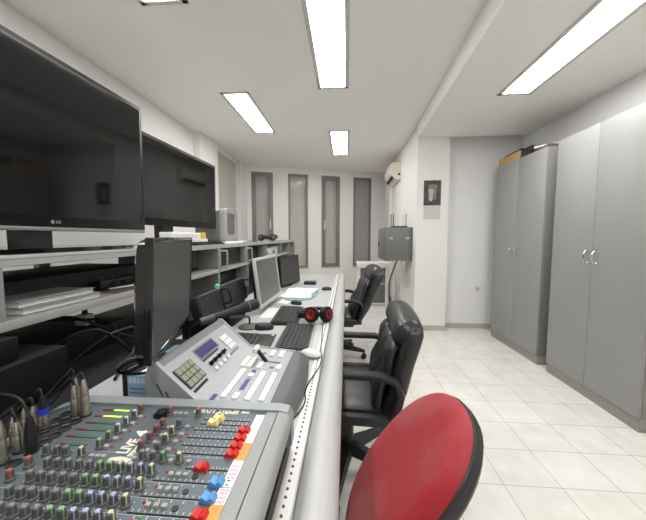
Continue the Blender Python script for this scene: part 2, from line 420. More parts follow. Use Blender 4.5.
bx('socket_plate', WHITE, so, (1.742, 4.200, 0.513), (1.818, 4.21, 0.589), 0.004)
m = MB(); m.cyl((1.78, 4.1995, 0.551), (1.78, 4.205, 0.551), 0.022); m.build('socket_insert', M('socket_yellow', (214, 196, 130), 0.5), so)

# ------------------------------------------------------------------ air conditioner, network cabinet, white cabinet, pipes
ac = thing('air_conditioner', 'cream split air conditioner high on the side wall near the windows', 'air conditioner', (0.83, 5.6, 2.2))
m = MB(); m.prism([(0.915, 2.235), (0.915, 2.52), (0.775, 2.52), (0.742, 2.49), (0.733, 2.42), (0.746, 2.34), (0.81, 2.25), (0.85, 2.235)], 'y', 5.28, 6.05); m.build('housing', CREAM, ac)
m = MB(); m.prism([(0.768, 2.304), (0.764, 2.298), (0.796, 2.256), (0.80, 2.262)], 'y', 5.32, 6.01); m.build('air_flap', DARK, ac)
m = MB(); m.prism([(0.735, 2.425), (0.731, 2.42), (0.743, 2.345), (0.747, 2.35)], 'y', 5.30, 6.03); m.build('front_panel_seam', WHITE, ac)
bx('side_clip', DARK, ac, (0.87, 5.274, 2.30), (0.90, 5.281, 2.34), 0.002)

nc = thing('network_cabinet', 'grey wall-mounted metal cabinet on the side wall beside the column', 'network cabinet', (0.70, 4.5, 0.92))
bx('cabinet_body', NETG, nc, (0.53, 4.25, 0.92), (0.915, 4.75, 1.385), 0.004)
d = bx('cabinet_door', NETG, nc, (0.492, 4.262, 0.935), (0.53, 4.738, 1.37), 0.006)
m = MB(); m.box((0.478, 4.60, 1.11), (0.492, 4.63, 1.17), 0.003); m.build('door_lock', DARK, d)
bx('side_panel', NETG, nc, (0.56, 4.2445, 0.935), (0.90, 4.2505, 1.37), 0.002)
for lx in (0.62, 0.845): bx('latch', M('latch_pale_%d' % int(lx * 100), (205, 202, 185), 0.4), nc, (lx - 0.022, 4.239, 1.222), (lx + 0.022, 4.245, 1.248), 0.002)
ro = thing('wifi_router', 'small black router with four upright aerials on top of the grey wall cabinet', 'router', (0.76, 4.5, 1.3855))
m = MB(); m.prism(se(20, 0.115, 0.075, 3.5), 'z', 0, 0.022); m.xf(Matrix.Translation((0.76, 4.45, 1.386))); m.build('router_body', DARK, ro)
for ax, mm in ((0.655, DARK), (0.69, DARK), (0.83, WHITE), (0.87, DARK)):
    m = MB(); m.box((ax - 0.006, 4.518, 1.39), (ax + 0.006, 4.526, 1.59), 0.002); m.build('aerial', mm, ro)

hc = thing('floor_cabinet', 'white floor cabinet with a dark glass front behind the farther leather chair', 'cabinet', (0.48, 5.5, 0))
m = MB(); m.box((0.20, 5.42, 0), (0.255, 5.80, 0.74), 0.003); m.box((0.70, 5.42, 0), (0.755, 5.80, 0.74), 0.003); m.box((0.255, 5.42, 0), (0.70, 5.80, 0.06)); m.box((0.255, 5.74, 0.06), (0.70, 5.80, 0.74)); m.build('cabinet_frame', WHITE, hc)
bx('cabinet_top', WHITE, hc, (0.19, 5.39, 0.70), (0.765, 5.82, 0.795), 0.008)
bx('glass_front', DGLASS, hc, (0.256, 5.43, 0.061), (0.699, 5.445, 0.70))
bx('front_rail', SILVER, hc, (0.256, 5.424, 0.40), (0.699, 5.4305, 0.425))
bx('foot_strip', SKIRT, hc, (0.25, 5.412, 0.005), (0.70, 5.42, 0.05))
m = MB(); m.box((0.795, 5.20, 0), (0.845, 5.26, 0.92), 0.006); tag(m.build('white_post', WHITE, at=(0.82, 5.23, 0)), 'white square post standing under the grey wall cabinet', 'post')
for k, (xx, yy, c, lb) in enumerate(((0.775, 5.05, WCABLE, 'thin white cable hanging below the grey wall cabinet, beside the white cabinet'), (0.86, 4.7, WCABLE, 'thin white cable hanging below the grey wall cabinet, closest to the column'))):
    m = MB(); m.tube([(xx - 0.02, 4.7, 0.921), (xx, yy, 0.7), (xx - 0.03, yy + 0.02, 0.4), (xx, yy, 0.2), (xx + 0.01, yy, 0.008)], 0.007)
    tag(m.build('cable', c, at=(xx, yy, 0)), lb, 'cable')
m = MB(); m.tube([(0.80, 4.72, 0.921), (0.77, 4.9, 0.75), (0.73, 5.1, 0.5), (0.74, 5.15, 0.2), (0.79, 5.1, 0.012)], 0.011)
tag(m.build('cable', RUBBER, at=(0.79, 5.1, 0)), 'black cable hanging below the grey wall cabinet', 'cable')

# ------------------------------------------------------------------ desk
DZ = 0.75
dk = thing('console_desk', 'long white control-room desk with a padded grey front edge', 'desk', (-0.8, 1.9, 0))
bx('desk_top', DESK, dk, (-0.84, -0.6, DZ - 0.035), (-0.095, 4.0, DZ), 0.001)
bx('equipment_deck', DARKM, dk, (-1.62, -0.6, DZ - 0.035), (-0.8405, 4.0, DZ), 0.001)
prof = []
for k in range(15):
    a = PI - k * PI * 1.28 / 14
    prof.append((-0.055 + 0.043 * math.cos(a), 0.722 + 0.045 * math.sin(a)))
prof += [(-0.06, 0.668), (-0.098, 0.668)]
MB().prism(prof, 'y', -0.6, 4.02).build('padded_edge', BUMP, dk)
bx('edge_strip', WHITE, dk, (-0.128, -0.6, DZ - 0.001), (-0.098, 4.0, DZ + 0.0025))
m = MB()
for k in range(230):
    y = -0.58 + k * 0.0195
    m.cyl((-0.1135, y, DZ + 0.002), (-0.1135, y, DZ + 0.0055), 0.0034, 0.0018, seg=8)
m.build('stud_row', DGREY, dk)
for y in (-0.3, 1.95, 3.9):
    bx('desk_panel', HUTCH, dk, (-1.55, y - 0.015, 0), (-0.28, y + 0.015, DZ - 0.035))

# ------------------------------------------------------------------ hutch (open shelving along the wall)
ht = thing('shelf_hutch', 'long grey open shelving unit along the back of the desk', 'shelving', (-1.31, 2.9, DZ))
FX, BXX, ZT1, ZS = -1.0, -1.62, 1.193, 1.0
m = MB(); m.box((BXX, 0.3, ZT1 - 0.03), (FX - 0.008, 5.76, ZT1), 0.001); m.build('top_board', HUTCH, ht)
m = MB(); m.prism([(FX - 0.008, ZT1 - 0.032), (FX, ZT1 - 0.03), (FX, ZT1 - 0.012), (FX - 0.004, ZT1 - 0.010), (FX, ZT1 - 0.008), (FX - 0.001, ZT1), (FX - 0.008, ZT1 + 0.0005)], 'y', 0.3, 5.76); m.build('top_edging', HUTCHE, ht)
for a, b in ((0.3, 2.27), (2.30, 2.967), (2.997, 3.685), (3.715, 4.585), (4.615, 5.165)):
    m = MB(); m.box((BXX + 0.03, a, ZS - 0.028), (FX - 0.006, b, ZS)); m.build('shelf', HUTCH, ht)
    bx('shelf_edging', HUTCHE, ht, (FX - 0.006, a, ZS - 0.0285), (FX, b, ZS + 0.0005), 0.001)
bx('front_post', HUTCH, ht, (FX - 0.05, 0.715, ZS + 0.0005), (FX - 0.001, 0.796, ZT1 - 0.03))
for y in (2.285, 2.982, 3.70): bx('divider', HUTCH, ht, (BXX + 0.03, y - 0.015, DZ), (FX - 0.001, y + 0.015, ZT1 - 0.03))
for y in (4.6, 5.18, 5.745): bx('divider', HUTCH, ht, (BXX + 0.03, y - 0.015, 0), (FX - 0.001, y + 0.015, ZT1 - 0.03))
for y in (0.45, 1.43, 2.2): bx('back_post', GREYP, ht, (BXX, y, DZ), (BXX + 0.03, y + 0.06, ZT1 - 0.03))
bx('back_rail', HUTCH, ht, (BXX + 0.031, 2.4, DZ), (BXX + 0.045, 5.73, ZS - 0.03))

# ------------------------------------------------------------------ televisions on the hutch
def tv(y0, y1, z0, z1, xf, label, strip, neck_y, base, logo=None, turn=0.0, nod=0.0):
    t = thing('television', label, 'television', (xf - 0.03, (y0 + y1) / 2, ZT1))
    bx('tv_body', TVB, t, (xf - 0.045, y0, z0), (xf, y1, z1), 0.003)
    m = MB(); m.box((xf - 0.085, y0 + 0.12, z0 + 0.08), (xf - 0.044, y1 - 0.12, z1 - 0.15), 0.015); m.build('back_cover', DARK, t)
    bx('screen', SCREEN, t, (xf - 0.002, y0 + 0.022, z0 + 0.05), (xf + 0.0012, y1 - 0.022, z1 - 0.022))
    if strip: bx('trim_strip', GREYP, t, (xf - 0.03, y0 + 0.001, z0 - 0.016), (xf + 0.001, y1 - 0.001, z0 + 0.002), 0.003)
    m = MB(); m.prism([(xf - 0.085, neck_y - 0.07), (xf - 0.085, neck_y + 0.07), (xf - 0.022, neck_y + 0.06), (xf - 0.022, neck_y - 0.06)], 'z', ZT1 + 0.006, z0 + 0.03); m.build('stand_neck', DARK, t)
    bl, bh, bd0, bd1 = base
    m = MB(); m.prism([(bd0, bl), (bd1 - 0.06, bl), (bd1, bl + 0.09), (bd1, bh - 0.09), (bd1 - 0.06, bh), (bd0, bh)], 'z', ZT1 + 0.0003, ZT1 + 0.018); m.build('stand_base', GLOSSB, t)
    if logo:
        yy, zz = logo
        g = MB(); g.tube([(xf + 0.001, yy - 0.017 + 0.0075 * math.cos(a), zz + 0.0075 * math.sin(a)) for a in [R(20 + k * 24) for k in range(15)]], 0.0011, seg=5, smooth=0)
        g.cyl((xf, yy - 0.017, zz), (xf + 0.002, yy - 0.017, zz), 0.0058, seg=14)
        g.build('logo_emblem', SILVER, t)
        text('logo_letters', 'LG', 0.019, (xf + 0.0012, yy + 0.009, zz), (0, 1, 0), (0, 0, 1), SILVER, t)
    t.rotation_euler = (0, 0, turn)
    zc = (z0 + z1) / 2 - ZT1
    for ch in t.children:
        if not ch.name.startswith('stand'): ch.data.transform(Matrix.Translation((0.03, 0, zc)) @ Matrix.Rotation(nod, 4, 'Y') @ Matrix.Translation((-0.03, 0, -zc)))
tv(0.48, 1.838, 1.293, 2.047, -1.30, 'very large black flat television at the left edge, nearest the viewer', True, 1.195, (0.80, 1.50, -1.42, -1.06), (1.262, 1.318), R(-1.5), R(0.75))
tv(1.855, 2.878, 1.332, 1.936, -1.302, 'smaller black flat television behind the very large one', False, 2.165, (2.02, 2.34, -1.42, -1.262), None, R(-2.9), R(0.8))
# cable hanging behind the large TV
m = MB(); m.tube([(-1.5, 1.30, 1.36), (-1.5, 1.305, 1.28), (-1.49, 1.31, 1.2), (-1.5, 1.36, 1.1935 + 0.004)], 0.004)
tag(m.build('cable', RUBBER, at=(-1.5, 1.31, 1.194)), 'thin black cable dropping behind the very large television', 'cable')

def on_top(name, label, cat, mat, lo, hi, bev=0.004, z=ZT1, group=None):
    m = MB(); m.box((lo[0], lo[1], z + 0.0003 + lo[2]), (hi[0], hi[1], z + 0.0003 + hi[2]), bev)
    return tag(m.build(name, mat, at=((lo[0] + hi[0]) / 2, (lo[1] + hi[1]) / 2, z + lo[2])), label, cat, group)
wb = thing('media_box', 'white two-tier box in front of the foot of the smaller television', 'box', (-1.2, 2.17, ZT1))
bx('lower_tier', WHITE, wb, (-1.255, 1.92, ZT1 + 0.0003), (-1.15, 2.42, ZT1 + 0.045), 0.004)
bx('upper_tier', WHITE, wb, (-1.25, 1.92, ZT1 + 0.045), (-1.16, 2.32, ZT1 + 0.092), 0.006)
on_top('yellow_box', 'tiny yellow box on the end of the white two-tier box', 'box', YELS, (-1.20, 2.345, 0.045), (-1.16, 2.41, 0.095))

crt = thing('tube_monitor', 'small grey tube monitor on the shelving top beyond the televisions', 'monitor', (-1.35, 3.075, ZT1))
m = MB()
def rr(a, b): return [(Vector((0, p[0], p[1]))) for p in se(28, a, b, 7)]
cz = ZT1 + 0.177; cy = 3.075
rings = [[Vector((x, cy + p[0], cz + zz + p[1])) for p in se(28, a, b, 7)] for x, a, b, zz in ((-1.25, .152, .170, -0.0065), (-1.36, .145, .160, -0.0165), (-1.48, .11, .12, -0.035), (-1.55, .09, .10, -0.04))]
m.ring_loft(rings); m.build('tube_housing', GREYP, crt)
bz = MB(); rings = [[Vector((x, cy + p[0], cz + p[1])) for p in se(28, a, b, 9)] for x, a, b in ((-1.26, .156, .1765), (-1.205, .156, .1765), (-1.195, .15, .17), (-1.195, .125, .125), (-1.212, .117, .116))]
bz.ring_loft(rings); bz.build('bezel', SILVER, crt)
sm = MB(); sm.ring_loft([[Vector((x, cy + p[0], cz + 0.012 + p[1])) for p in se(36, a, b, 6)] for x, a, b in ((-1.24, .118, .104), (-1.212, .118, .104), (-1.206, .09, .08), (-1.204, .03, .03))]); sm.build('tube_screen', SCREENS, crt)

def flat_keyboard(name, label, cx, cy, rz, L, W, z, body, keys, rim=None, rows=6, cols=18, thick=0.018, sticker=False):
    # local: long side along y, operator towards +x
    t = thing(name, label, 'keyboard', (cx, cy, z + 0.0003), rz)
    m = MB(); m.prism([(-W / 2, 0), (W / 2, 0), (W / 2, thick * 0.55), (-W / 2, thick)], 'y', -L / 2, L / 2); m.build('case', body, t, local=True)
    k = MB(); px = (W - 0.024) / rows; py = (L - 0.02) / cols
    for i in range(rows):
        for j in range(cols):
            x = -W / 2 + 0.01 + (i + 0.5) * px; y = -L / 2 + 0.01 + (j + 0.5) * py
            zz = thick * (1 - 0.45 * (x + W / 2) / W)
            k.box((x - px * 0.42, y - py * 0.42, zz - 0.001), (x + px * 0.42, y + py * 0.42, zz + 0.005), 0)
    k.build('keys', keys, t, local=True)
    if rim:
        m = MB(); m.box((W / 2, -L / 2, 0), (W / 2 + 0.012, L / 2, thick * 0.5), 0.002); m.box((-W / 2, -L / 2 - 0.008, 0), (W / 2 + 0.012, -L / 2, thick * 0.6), 0.002); m.build('palm_rim', rim, t, local=True)
    if sticker:
        m = MB(); m.box((W / 2 - 0.016, L / 2 - 0.03, thick * 0.55), (W / 2 - 0.002, L / 2 - 0.012, thick * 0.62 + 0.0015)); m.build('sticker', WHITE, t, local=True)
    return t
flat_keyboard('keyboard', 'black keyboard lying on the shelving top in front of the white two-tier box', -1.075, 2.20, 0, 0.46, 0.13, ZT1, DARK, KEYM)
m = MB(); m.box((-1.15, 2.52, ZT1 + 0.0003), (-1.02, 2.9, ZT1 + 0.012)); m.box((-1.14, 2.75, ZT1 + 0.012), (-1.02, 3.2, ZT1 + 0.018))
tag(m.build('paper_sheets', PAPER, at=(-1.1, 2.85, ZT1)), 'loose white papers on the shelving top in front of the tube monitor', 'paper')
on_top('wallet', 'small brown flat object on the shelving top beyond the loose papers', 'wallet', BROWN, (-1.16, 3.42, 0), (-1.08, 3.58, 0.02))

def headphones(loc, rz, cup_mat, label, group=None, tiltz=0.0, s=1.0):
    t = thing('headphones', label, 'headphones', loc, rz, group)
    return t
hp = headphones((-1.12, 4.12, ZT1), 0, None, 'black headphones lying on the far end of the shelving top')
for px_, py_, ax in ((-1.02, 4.08, (0.5, -0.8, 0.2)), (-1.16, 4.02, (-0.3, -0.9, 0.2))):
    c = MB(); c.lathe([(0.0, -0.03), (0.040, -0.028), (0.048, -0.01), (0.048, 0.012), (0.034, 0.028), (0, 0.03)], (px_, py_, ZT1 + 0.052), ax, 20)
    e = c.build('ear_cup', GLOSSB, hp)
    c = MB(); q = Vector(ax).normalized(); c.lathe([(0.024, 0), (0.024, 0.004), (0, 0.005)], Vector((px_, py_, ZT1 + 0.052)) + q * 0.028, ax, 16); c.build('cup_disc', DGREY, e)
m = MB(); m.tube([(-0.99, 4.10, ZT1 + 0.07), (-1.0, 4.22, ZT1 + 0.06), (-1.09, 4.28, ZT1 + 0.05), (-1.18, 4.2, ZT1 + 0.06), (-1.19, 4.05, ZT1 + 0.07)], 0.026); m.build('headband', DARK, hp)

# ------------------------------------------------------------------ contents of the hutch
def device(name, label, lo, hi, mat, cat='equipment', faceplate=True):
    t = thing(name, label, cat, ((lo[0] + hi[0]) / 2, (lo[1] + hi[1]) / 2, lo[2]))
    bx('device_case', mat, t, lo, hi, 0.003)
    if faceplate:
        bx('faceplate', DARK, t, (hi[0] - 0.001, lo[1] + 0.005, lo[2] + 0.006), (hi[0] + 0.004, hi[1] - 0.005, hi[2] - 0.006), 0.001)
        for k in range(2):
            m = MB(); yy = lo[1] + (hi[1] - lo[1]) * (0.62 + 0.08 * k); m.cyl((hi[0] + 0.003, yy, (lo[2] + hi[2]) / 2), (hi[0] + 0.012, yy, (lo[2] + hi[2]) / 2), 0.006); m.build('dial', DGREY, t)
    return t
device('rack_amplifier', 'wide flat black amplifier behind the grey binders on the middle shelf', (-1.56, 0.9, ZS + 0.0003), (-1.20, 1.66, ZS + 0.095), DARKM, 'amplifier')
ps = thing('power_strip', 'dark grey power strip on the middle shelf beside the amplifier', 'power strip', (-1.15, 1.55, ZS))
bx('strip_body', DARK, ps, (-1.185, 1.30, ZS + 0.0003), (-1.14, 1.80, ZS + 0.045), 0.004)
for k in range(6):
    m = MB(); m.cyl((-1.1405, 1.37 + k * 0.07, ZS + 0.023), (-1.137, 1.37 + k * 0.07, ZS + 0.023), 0.013); m.build('outlet', DARKM, ps)
# stacked binders
def binder(lo, hi, mat, label):
    t = thing('binder', label, 'binder', ((lo[0] + hi[0]) / 2, (lo[1] + hi[1]) / 2, lo[2]), group='binders on the middle shelf')
    bx('cover', mat, t, (lo[0], lo[1], lo[2]), (hi[0], hi[1], lo[2] + 0.003)); bx('cover', mat, t, (lo[0], lo[1], hi[2] - 0.003), (hi[0], hi[1], hi[2]))
    bx('pages', PAPER, t, (lo[0] + 0.002, lo[1] + 0.004, lo[2] + 0.003), (hi[0] - 0.006, hi[1] - 0.004, hi[2] - 0.003))
binder((-1.19, 0.86, ZS + 0.0008), (-1.02, 1.165, ZS + 0.022), GBIND, 'lower white-edged binder of the stack on the middle shelf')
binder((-1.195, 0.86, ZS + 0.0225), (-1.035, 1.15, ZS + 0.043), GBIND, 'grey binder on top of the stack on the middle shelf')
on_top('brown_envelope', 'brown envelope on the middle shelf right of the binders', 'envelope', BROWN, (-1.13, 1.24, 0), (-1.02, 1.46, 0.004), 0.001, ZS)
m = MB(); m.tube([(-1.10, 1.30, ZS + 0.01), (-1.05, 1.38, ZS + 0.014), (-1.06, 1.48, ZS + 0.006), (-1.10, 1.54, ZS + 0.006), (-1.04, 1.56, ZS + 0.006)], 0.004)
tag(m.build('cable', WCABLE, at=(-1.06, 1.45, ZS)), 'thin white cable on the middle shelf beside the binders', 'cable')
mb = thing('preview_monitor', 'small dark boxed monitor in the shelving left of the silver rack handles', 'monitor', (-1.25, 2.1, ZS))
bx('monitor_case', DARK, mb, (-1.5, 1.86, ZS + 0.0003), (-1.13, 2.2, ZT1 - 0.035), 0.004)
bx('screen', SCREEND, mb, (-1.131, 1.89, ZS + 0.02), (-1.126, 2.10, ZT1 - 0.05), 0.001)
bx('control_column', DGREY, mb, (-1.131, 2.12, ZS + 0.02), (-1.124, 2.185, ZT1 - 0.05), 0.001)

def rack_unit(y0, y1, label, z0, z1, hand):
    t = thing('rack_unit', label, 'rack equipment', (-1.2, (y0 + y1) / 2, z0))
    bx('chassis', DARKM, t, (-1.5, y0, z0), (-1.07, y1, z1), 0.002)
    bx('front_panel', DARK, t, (-1.071, y0, z0 + 0.002), (-1.064, y1, z1 - 0.002), 0.001)
    for k in range(4):
        zz = z0 + (z1 - z0) * (k + 0.5) / 4
        bx('panel_rail', DGREY, t, (-1.065, y0 + 0.01, zz - 0.003), (-1.061, y1 - 0.01, zz + 0.003))
    return t
ru = rack_unit(2.302, 2.965, 'black rack unit with two silver D-shaped handles in the shelving', ZS + 0.0008, ZT1 - 0.034, True)
for y in (2.318, 2.945):
    bx('rack_ear', SILVER, ru, (FX - 0.065, y - 0.012, 1.003), (FX - 0.001, y + 0.012, 1.155), 0.001)
    m = MB(); m.tube([(FX - 0.002, y, 1.01), (FX + 0.046, y, 1.01), (FX + 0.054, y, 1.018), (FX + 0.054, y, 1.132), (FX + 0.046, y, 1.14), (FX - 0.002, y, 1.14)], 0.0075, smooth=3); m.build('handle', SILVER, ru)
device('rack_recorder', 'black equipment on the shelving behind the far silver monitor', (-1.5, 3.02, ZS + 0.0003), (-1.1, 3.66, ZT1 - 0.05), DARKM)
for k, (a, b, h, lb) in enumerate(((3.76, 4.12, 0.10, 'white carton in the far shelving bay, nearer the silver monitor'), (4.14, 4.52, 0.115, 'white carton in the far shelving bay, farther from the silver monitor'))):
    t = thing('carton', lb, 'box', (-1.2, (a + b) / 2, ZS), group='white cartons in the shelving')
    bx('carton_body', WHITE, t, (-1.4, a, ZS + 0.0003), (-1.05, b, ZS + h), 0.003)
    bx('carton_label', GREYP, t, (-1.0505, a + 0.06, ZS + 0.02), (-1.0485, a + 0.2, ZS + 0.06))
device('rack_receiver', 'dark equipment in the farthest shelving bay', (-1.5, 4.66, ZS + 0.0003), (-1.15, 5.12, ZT1 - 0.06), DARKM)
# below the shelf
device('rack_player', 'black equipment on the desk under the shelving, behind the microphone', (-1.5, 2.33, DZ + 0.0003), (-1.12, 2.95, DZ + 0.18), DARKM)
device('rack_decoder', 'black equipment on the desk under the shelving, behind the silver monitor', (-1.5, 3.02, DZ + 0.0003), (-1.12, 3.66, DZ + 0.2), DARKM)
device('black_amplifier', 'large black equipment case on the desk under the middle shelf at the left edge', (-1.45, 0.55, DZ + 0.0003), (-0.93, 0.91, DZ + 0.14), DARKM, 'amplifier', False)
device('loudspeaker', 'black speaker lying on the large black case under the shelf', (-1.3, 0.56, DZ + 0.1403), (-0.96, 0.79, DZ + 0.21), DARKM, 'speaker', False)
device('computer_tower', 'black computer tower lying under the shelf behind the tall black monitor', (-1.5, 1.02, DZ + 0.0003), (-1.1, 1.40, DZ + 0.1), DARKM, 'computer')
device('power_supply', 'low black equipment box on the desk behind the video switcher', (-0.80, 1.03, DZ + 0.0003), (-0.66, 1.22, DZ + 0.06), DARKM, 'equipment', False)  # added to darken bare desk; stands in for an unidentified dark thing
ad = thing('power_adapter', 'small white plug adapter under the middle shelf on the computer tower', 'adapter', (-1.2, 1.255, DZ + 0.1))
bx('adapter_block', CREAM, ad, (-1.22, 1.235, DZ + 0.1003), (-1.165, 1.285, DZ + 0.15), 0.006)
m = MB(); m.cyl((-1.19, 1.26, DZ + 0.149), (-1.19, 1.26, DZ + 0.175), 0.013, 0.009); m.build('plug', DARK, ad)
cabs = [[(-1.45, 1.1, .856), (-1.35, 1.2, .89), (-1.25, 1.15, .90), (-1.12, 1.3, .857), (-1.06, 1.3, .757)], [(-1.40, 1.05, .857), (-1.3, 1.1, .92), (-1.15, 1.18, .90), (-1.07, 1.3, .80), (-1.0, 1.36, .757)],
        [(-1.0, 1.42, .757), (-0.95, 1.3, .82), (-0.92, 1.2, .757), (-0.88, 1.1, .757), (-0.80, 0.95, .757)], [(-0.95, 1.75, .757), (-0.86, 1.6, .84), (-0.88, 1.45, .757), (-0.9, 1.3, .757)],
        [(-1.05, 1.0, .757), (-0.97, 1.15, .85), (-0.93, 1.3, .83), (-0.87, 1.2, .757)], [(-0.98, 1.95, .757), (-0.88, 1.85, .84), (-0.86, 1.7, .757), (-0.9, 1.55, .757)],
        [(-1.08, 1.06, .757), (-1.03, 1.0, .87), (-0.98, 1.1, .88), (-0.93, 1.2, .757)], [(-1.06, 1.5, .757), (-1.0, 1.42, .90), (-0.95, 1.5, .88), (-0.90, 1.6, .757)]]
cl = ['black cable looped on top of the computer tower', 'black cable arching over the computer tower by the white adapter', 'black cable trailing from under the shelf towards the mixer',
      'black cable coiled on the desk behind the tall black monitor', 'black cable bowed between the black case and the computer tower', 'black cable on the desk behind the dark preview screens',
      'black cable standing in a tall loop beside the computer tower', 'black cable standing in a tall loop behind the blue carton']
for p, l in zip(cabs, cl):
    m = MB(); m.tube(p, 0.006); tag(m.build('cable', RUBBER, at=p[-1]), l, 'cable', 'black cables under the shelving')

# ------------------------------------------------------------------ audio mixer
MZ = 0.855
mx = thing('mixing_console', 'grey-blue audio mixing console full of knobs and coloured faders in the foreground', 'mixing console', (-0.4, 0.3, DZ))
Y0, Y1 = -0.12, 0.668
MB().prism([(-0.72, DZ + 0.02), (-0.72, 0.815), (-0.70, 0.828), (-0.622, MZ), (-0.16, MZ), (-0.16, DZ + 0.02)], 'y', Y0, Y1 - 0.012).build('chassis', MIXP, mx)
MB().prism([(-0.725, DZ + 0.016), (-0.725, 0.822), (-0.70, 0.836), (-0.622, MZ + 0.006), (-0.15, MZ + 0.006), (-0.13, MZ + 0.002), (-0.121, MZ - 0.012), (-0.121, DZ + 0.03), (-0.14, DZ + 0.016)], 'y', Y1 - 0.03, Y1).build('end_cheek', MIXL, mx)
MB().prism([(-0.176, MZ - 0.01), (-0.176, MZ + 0.002), (-0.153, MZ + 0.002), (-0.152, MZ - 0.002), (-0.1505, MZ - 0.002), (-0.150, MZ + 0.003), (-0.132, MZ + 0.001), (-0.124, MZ - 0.006), (-0.1205, MZ - 0.02), (-0.124, MZ - 0.04), (-0.16, MZ - 0.045)], 'y', Y0, Y1 - 0.03).build('armrest', MIXR, mx)
bx('base', DARK, mx, (-0.70, Y0 + 0.01, DZ + 0.0003), (-0.13, Y1 - 0.004, DZ + 0.024), 0.002)
bx('side_fascia', DGREY, mx, (-0.16, Y0, DZ + 0.024), (-0.135, Y1 - 0.03, MZ - 0.04))
rg = MB()
for k in range(24): rg.box((-0.1225, Y0 + 0.01 + k * 0.031, DZ + 0.04), (-0.1195, Y0 + 0.03 + k * 0.031, DZ + 0.05))
rg.bm.free()
# knobs
def knob_mesh(cap):
    k = MB(); k.lathe([(0.0078, 0), (0.0078, 0.003), (0.0060, 0.0045), (0.0056, 0.0165), (0.0044, 0.0178), (0, 0.018)], seg=12); k.lathe([(0.009, 0), (0.0088, 0.001)], seg=12)
    o = k.build('knob', KNOBM)
    c = MB(); c.box((0.0008, -0.0009, 0.004), (0.0063, 0.0009, 0.0186)); c.lathe([(0.0036, 0.0172), (0.0034, 0.0184), (0, 0.0186)], seg=12)
    q = c.build('knob_cap', CAPC[cap])
    return o, q
KN = {c: knob_mesh(c) for c in CAPC}
def place_knob(x, y, cap):
    a, b = KN[cap]
    k = a.copy(); COL.objects.link(k); k.parent = mx; k.location = (x - mx.location.x, y - mx.location.y, MZ - mx.location.z)
    k.rotation_euler = (0, 0, random.uniform(-0.9, -0.2))
    c = b.copy(); COL.objects.link(c); c.parent = k
xs = [-0.509, -0.490, -0.471, -0.451, -0.432, -0.413, -0.395, -0.377, -0.359, -0.341, -0.322]
caps = ['grey'] * 5 + ['green', 'green', 'blue', 'blue', 'blue', 'yellow']
for y in (0.449, 0.420, 0.390, 0.362):
    place_knob(-0.545, y, 'red')
    for x, c in zip(xs, caps): place_knob(x, y, c)
for x, c in ((-0.543, 'grey'), (-0.522, 'grey'), (-0.505, 'grey'), (-0.475, 'yellow'), (-0.359, 'grey'), (-0.339, 'grey'), (-0.321, 'green'), (-0.291, 'yellow')): place_knob(x, 0.4785, c)
for y, c in ((0.502, 'green'), (0.524, 'green'), (0.547, 'white'), (0.571, 'white'), (0.595, 'white'), (0.617, 'red')): place_knob(-0.460, y, c)
for y in (0.503, 0.527, 0.549, 0.570): place_knob(-0.3795, y, 'red')
for y, c in ((0.501, 'grey'), (0.525, 'yellow'), (0.548, 'yellow'), (0.572, 'grey')): place_knob(-0.3455, y, c)
place_knob(-0.389, 0.614, 'red'); place_knob(-0.325, 0.614, 'red')
# channels nearer than the picture shows
st = MB()
for r in range(14):
    y = 0.333 - r * 0.029
    if y < Y0 + 0.03: break
    for x in [-0.545] + xs:
        st.lathe([(0.0078, 0), (0.0060, 0.0045), (0.0056, 0.0165), (0, 0.018)], (x, y, MZ), seg=8)
tag(st.build('knob_rows', KNOBM, mx), kind='stuff')
for k in KN.values():
    for o in k: bpy.data.objects.remove(o)
dk2 = MB(); dk2.lathe([(0.018, 0), (0.018, 0.002), (0.013, 0.003), (0.012, 0.008), (0, 0.009)], (-0.408, 0.612, MZ), seg=18); dk2.build('jog_dial', DARKM, mx)
# push buttons and lamps
def small(name, mat, x, y, sx, sy, h):
    m = MB(); m.box((x - sx / 2, y - sy / 2, MZ - 0.0005), (x + sx / 2, y + sy / 2, MZ + h), 0.0008, seg=1); return m.build(name, mat, mx)
for y in (0.4485, 0.4195, 0.3905, 0.362):
    for x in (-0.288, -0.275, -0.263): small('push_button', BTN, x, y, 0.008, 0.007, 0.006)
    small('signal_lamp', LEDR, -0.298, y + 0.006, 0.004, 0.004, 0.003); small('signal_lamp', CAPC['green'], -0.289, y + 0.011, 0.004, 0.003, 0.003)
    d = MB(); d.cyl((-0.247, y, MZ), (-0.247, y, MZ + 0.0015), 0.005); d.build('screw', DARK, mx)
for x in (-0.378, -0.366, -0.354): small('push_button', BTN, x, 0.6135, 0.008, 0.007, 0.006)
for y in (0.57, 0.546, 0.525, 0.503):
    small('push_button', BTN, -0.326, y, 0.008, 0.007, 0.006); small('signal_lamp', LEDR, -0.317, y + 0.005, 0.004, 0.004, 0.003)
    small('push_button', BTN, -0.363, y - 0.006, 0.008, 0.007, 0.006)
for y in (0.51, 0.532, 0.555, 0.579, 0.603): small('push_button', BTN, -0.447, y - 0.008, 0.008, 0.007, 0.006); small('signal_lamp', LEDR, -0.438, y - 0.004, 0.004, 0.004, 0.003)
for x in (-0.454, -0.443, -0.432, -0.374, -0.305, -0.273): small('push_button', BTN, x, 0.477, 0.008, 0.007, 0.006)
for x, a in ((-0.402, 0.25), (-0.384, -0.2)):
    m = MB(); m.box((-0.011, -0.006, 0), (0.011, 0.006, 0.009), 0.003); m.xf(Matrix.Translation((x, 0.467, MZ)) @ Matrix.Rotation(a, 4, 'Z')); m.build('toggle_cap', M('toggle_cream_%d' % int(-x * 1000), (226, 214, 186), 0.5), mx)
